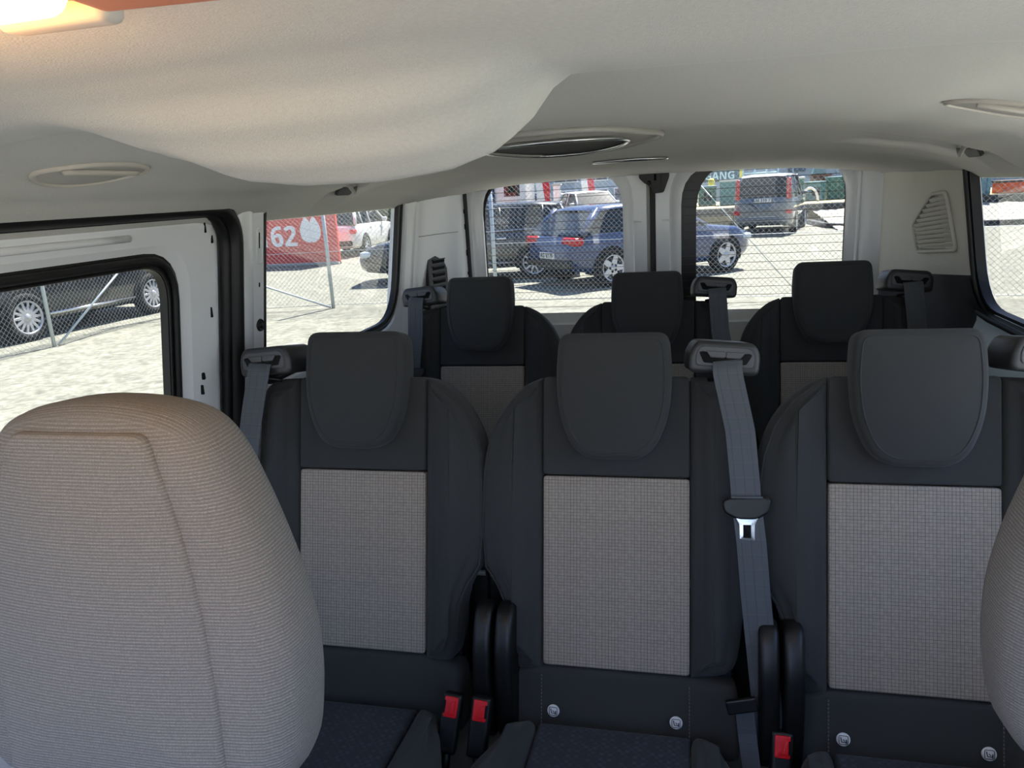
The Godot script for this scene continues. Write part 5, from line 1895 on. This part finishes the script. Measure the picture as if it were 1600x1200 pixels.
func right_background():
	# gravel bank with timber edges, right of the silver car
	var nz := FastNoiseLite.new()
	nz.seed = 4
	nz.frequency = 1.7
	var st := ST()
	st.set_smooth_group(0)
	var f := func(x: float, z: float) -> Vector3:
		var u: float = clampf((-24.6 - 0.10 * absf(x - 6.0) - z) / 6.0, 0.0, 1.0)
		return Vector3(x, G + 0.02 + 0.42 * u + 0.07 * u * nz.get_noise_2d(x * 2.0, z * 2.0) + 0.05 * nz.get_noise_2d(x * 7.0, z * 7.0), z)
	for i in 110:
		for j in 34:
			var x0 := 4.6 + i * 0.16
			var z0 := -24.4 - j * 0.19
			quad(st, f.call(x0, z0 - 0.19), f.call(x0 + 0.16, z0 - 0.19), f.call(x0 + 0.16, z0), f.call(x0, z0))
	var b := put(st, "gravel_bank", M.gravel)
	tag(b, "bank of coarse pale gravel beyond the yard", "gravel")
	b.set_meta("kind", "stuff")
	var k := thing("kerb", "dark curved kerb along the foot of the gravel bank", "kerb")
	var pts := [Vector3(4.3, G, -28.9), Vector3(4.5, G, -26.2), Vector3(5.3, G, -25.0), Vector3(7.0, G, -24.3), Vector3(10.0, G, -23.9), Vector3(16, G, -23.6), Vector3(22, G, -23.6)]
	for i in pts.size() - 1:
		var d: Vector3 = pts[i + 1] - pts[i]
		var n := maxi(1, int(d.length() / 1.0))
		for q in n:
			st = ST()
			var m: Vector3 = pts[i] + d * ((q + 0.5) / n)
			rbox(st, T3(d.normalized(), Vector3.UP, d.normalized().cross(Vector3.UP), m + Vector3(0, 0.05, 0)), Vector3(d.length() / n - 0.02, 0.22, 0.20), 0.03)
			put(st, "kerb_stone", M.tarmac, k)
	var tm := thing("timber_edge", "dark timber edging at the top of the gravel bank", "edging")
	for i in 9:
		st = ST()
		rbox(st, at(Vector3(0.0 + i * 2.7, 0.0, -30.4)), Vector3(2.82, 0.30, 0.25), 0.04)
		put(st, "beam", M.timber, tm)
	st = ST()
	box(st, at(Vector3(10.0, -0.14, -34.7)), Vector3(23, 0.60, 8.2))
	var sp := put(st, "sand_terrace", M.sand)
	tag(sp, "yellow sandy terrace above the gravel bank", "terrace")
	# things stacked on the terrace
	var rng := RandomNumberGenerator.new()
	rng.seed = 5
	var place := ["leftmost of all", "second from the left", "third from the left", "fourth from the left", "fifth from the left", "behind the silver car", "right of the silver car", "second right of the silver car", "third right of the silver car", "fourth right of the silver car"]
	for i in 10:
		var x: float = [-0.95, -0.08, 0.79, 1.66, 2.53, 3.40, 4.27, 5.14, 6.01, 6.88][i]
		var hh := rng.randf_range(0.75, 1.05)
		plank_box("waste_crate", ("green" if i % 2 == 0 else "teal") + " crate on the terrace, " + place[i], "crate", "crates on the terrace", Vector3(x, 0.16, -33.4 - 0.3 * (i % 3)), Vector3(0.72, hh, 0.7), M.bin_green if i % 2 == 0 else M.bin_teal, M.bin_teal if i % 3 else M.galvanised, 3)
	var s := thing("shop_sign", "dark sign board with pale capital letters above the crates", "sign", Vector3(1.25, 0.16, -36.2))
	st = ST()
	rbox(st, at(Vector3(0, 1.28, 0)), Vector3(2.0, 0.62, 0.08), 0.02)
	put(st, "board", M.sign_blue, s)
	for q in [-0.8, 0.8]:
		st = ST()
		tube(st, [Vector3(q, 0, -0.06), Vector3(q, 1.5, -0.06)], 0.04, 8)
		put(st, "leg", M.galvanised, s)
	lettering("GANG", 0.34, 0.02, M.letter_pale, s, at(Vector3(0.12, 1.24, 0.05)))
	s = thing("yellow_buoy", "yellow ball standing before the sign board", "ball", Vector3(0.98, 0.16, -34.9))
	st = ST()
	lathe(st, [Vector2(0.001, 1.16), Vector2(0.09, 1.13), Vector2(0.15, 1.02), Vector2(0.15, 0.92), Vector2(0.09, 0.80), Vector2(0.02, 0.74)], 20, T3(Vector3.RIGHT, Vector3(0, 0, -1), Vector3.UP, Vector3.ZERO))
	put(st, "ball", M.yellow, s)
	st = ST()
	tube(st, [Vector3.ZERO, Vector3(0, 0.8, 0)], 0.03, 8)
	put(st, "stem", M.galvanised, s)
	s = thing("storage_rack", "pale metal grid rack behind the silver car", "rack", Vector3(3.15, 0.16, -36.0))
	for q in 4:
		st = ST()
		tube(st, [Vector3(-0.75 + q * 0.5, 0, 0), Vector3(-0.75 + q * 0.5, 1.75, 0)], 0.035, 6)
		put(st, "upright", M.letter_pale, s)
	for q in 4:
		st = ST()
		tube(st, [Vector3(-0.78, 0.55 + q * 0.36, 0), Vector3(0.78, 0.55 + q * 0.36, 0)], 0.032, 6)
		put(st, "rail", M.letter_pale, s)
	plank_box("timber_stack", "yellow stacked boards between the sign and the rack", "boards", "", Vector3(2.15, 0.16, -37.2), Vector3(0.6, 1.6, 0.5), M.yellow, M.brown, 2)
	plank_box("brown_hut", "brown block below the blue hopper", "block", "", Vector3(5.75, 0.16, -36.3), Vector3(0.8, 1.05, 0.8), M.brown, M.brown, 3)
	plank_box("orange_skip", "orange skip at the right side of the rear window", "skip", "", Vector3(6.55, 0.16, -35.0), Vector3(1.1, 0.62, 0.9), M.orange, M.orange, 3)
	s = thing("hopper", "pale blue tapered hopper with a white lid", "hopper", Vector3(5.65, 1.22, -36.2))
	st = ST()
	pad(st, rp([Vector2(-0.30, 0.0), Vector2(0.30, 0.0), Vector2(0.16, 0.45), Vector2(-0.16, 0.45)], 0.02), at(Vector3(0, 0, 0.3)), 0.02, 0.6)
	put(st, "cone", M.container_blue, s)
	st = ST()
	rbox(st, at(Vector3(0.52, 0.36, 0)), Vector3(0.62, 0.32, 0.5), 0.05)
	put(st, "lid", M.paint_white, s)
	s = thing("pipe_hoop", "white bent pipe standing beside the silver car", "pipe", Vector3(4.75, 0.06, -32.2))
	st = ST()
	var hoop: Array = []
	for q in 13:
		var an := PI * q / 12.0
		hoop.append(Vector3(cos(an) * 0.32, 0.1 + sin(an) * 0.55, 0))
	tube(st, hoop, 0.05, 8)
	put(st, "pipe", M.paint_white, s)
	# seen through the right side window
	s = thing("blue_container", "blue-grey steel container seen through the right side window", "container", Vector3(10.15, 0.16, -31.6))
	st = ST()
	rbox(st, at(Vector3(0, 0.75, 0)), Vector3(1.2, 1.5, 2.0), 0.03)
	put(st, "body", M.container_blue, s)
	for q in 6:
		st = ST()
		rbox(st, at(Vector3(-0.5 + q * 0.2, 0.75, 1.01)), Vector3(0.08, 1.35, 0.05), 0.01)
		put(st, "corrugation", M.container_blue, s)
	plank_box("rust_skip", "rust-orange skip right of the blue-grey container", "skip", "", Vector3(11.9, 0.16, -31.2), Vector3(1.5, 0.45, 1.0), M.orange, M.brown, 4)
	s = thing("concrete_pipe", "grey concrete pipe lying on the terrace at the right", "pipe", Vector3(11.05, 0.42, -32.8))
	st = ST()
	lathe(st, [Vector2(0.26, -0.5), Vector2(0.26, 0.5), Vector2(0.20, 0.5), Vector2(0.20, -0.5), Vector2(0.26, -0.5)], 24, at(Vector3.ZERO))
	put(st, "pipe", M.concrete_plain, s)
	plank_box("steel_girders", "stack of pale girders at the far right", "girders", "", Vector3(13.6, 0.16, -31.5), Vector3(1.4, 0.7, 0.8), M.facade, M.brown, 3)
	# long low warehouse closing the yard
	s = thing("warehouse", "long low grey-green warehouse closing the yard behind the terrace", "building", Vector3(12.0, G, -50.0))
	st = ST()
	rbox(st, at(Vector3(0, 2.6, -4)), Vector3(44, 5.2, 8), 0.05)
	put(st, "wall", M.facade, s)
	for q in 34:
		st = ST()
		rbox(st, at(Vector3(-21.2 + q * 1.28, 2.6, 0.05)), Vector3(0.12, 5.0, 0.14), 0.02)
		put(st, "rib", M.facade, s)
	for q in 12:
		st = ST()
		rbox(st, at(Vector3(-20.0 + q * 3.6, 2.6, 0.06)), Vector3(1.0, 1.4, 0.10), 0.02)
		put(st, "window", M.facade_glass, s)
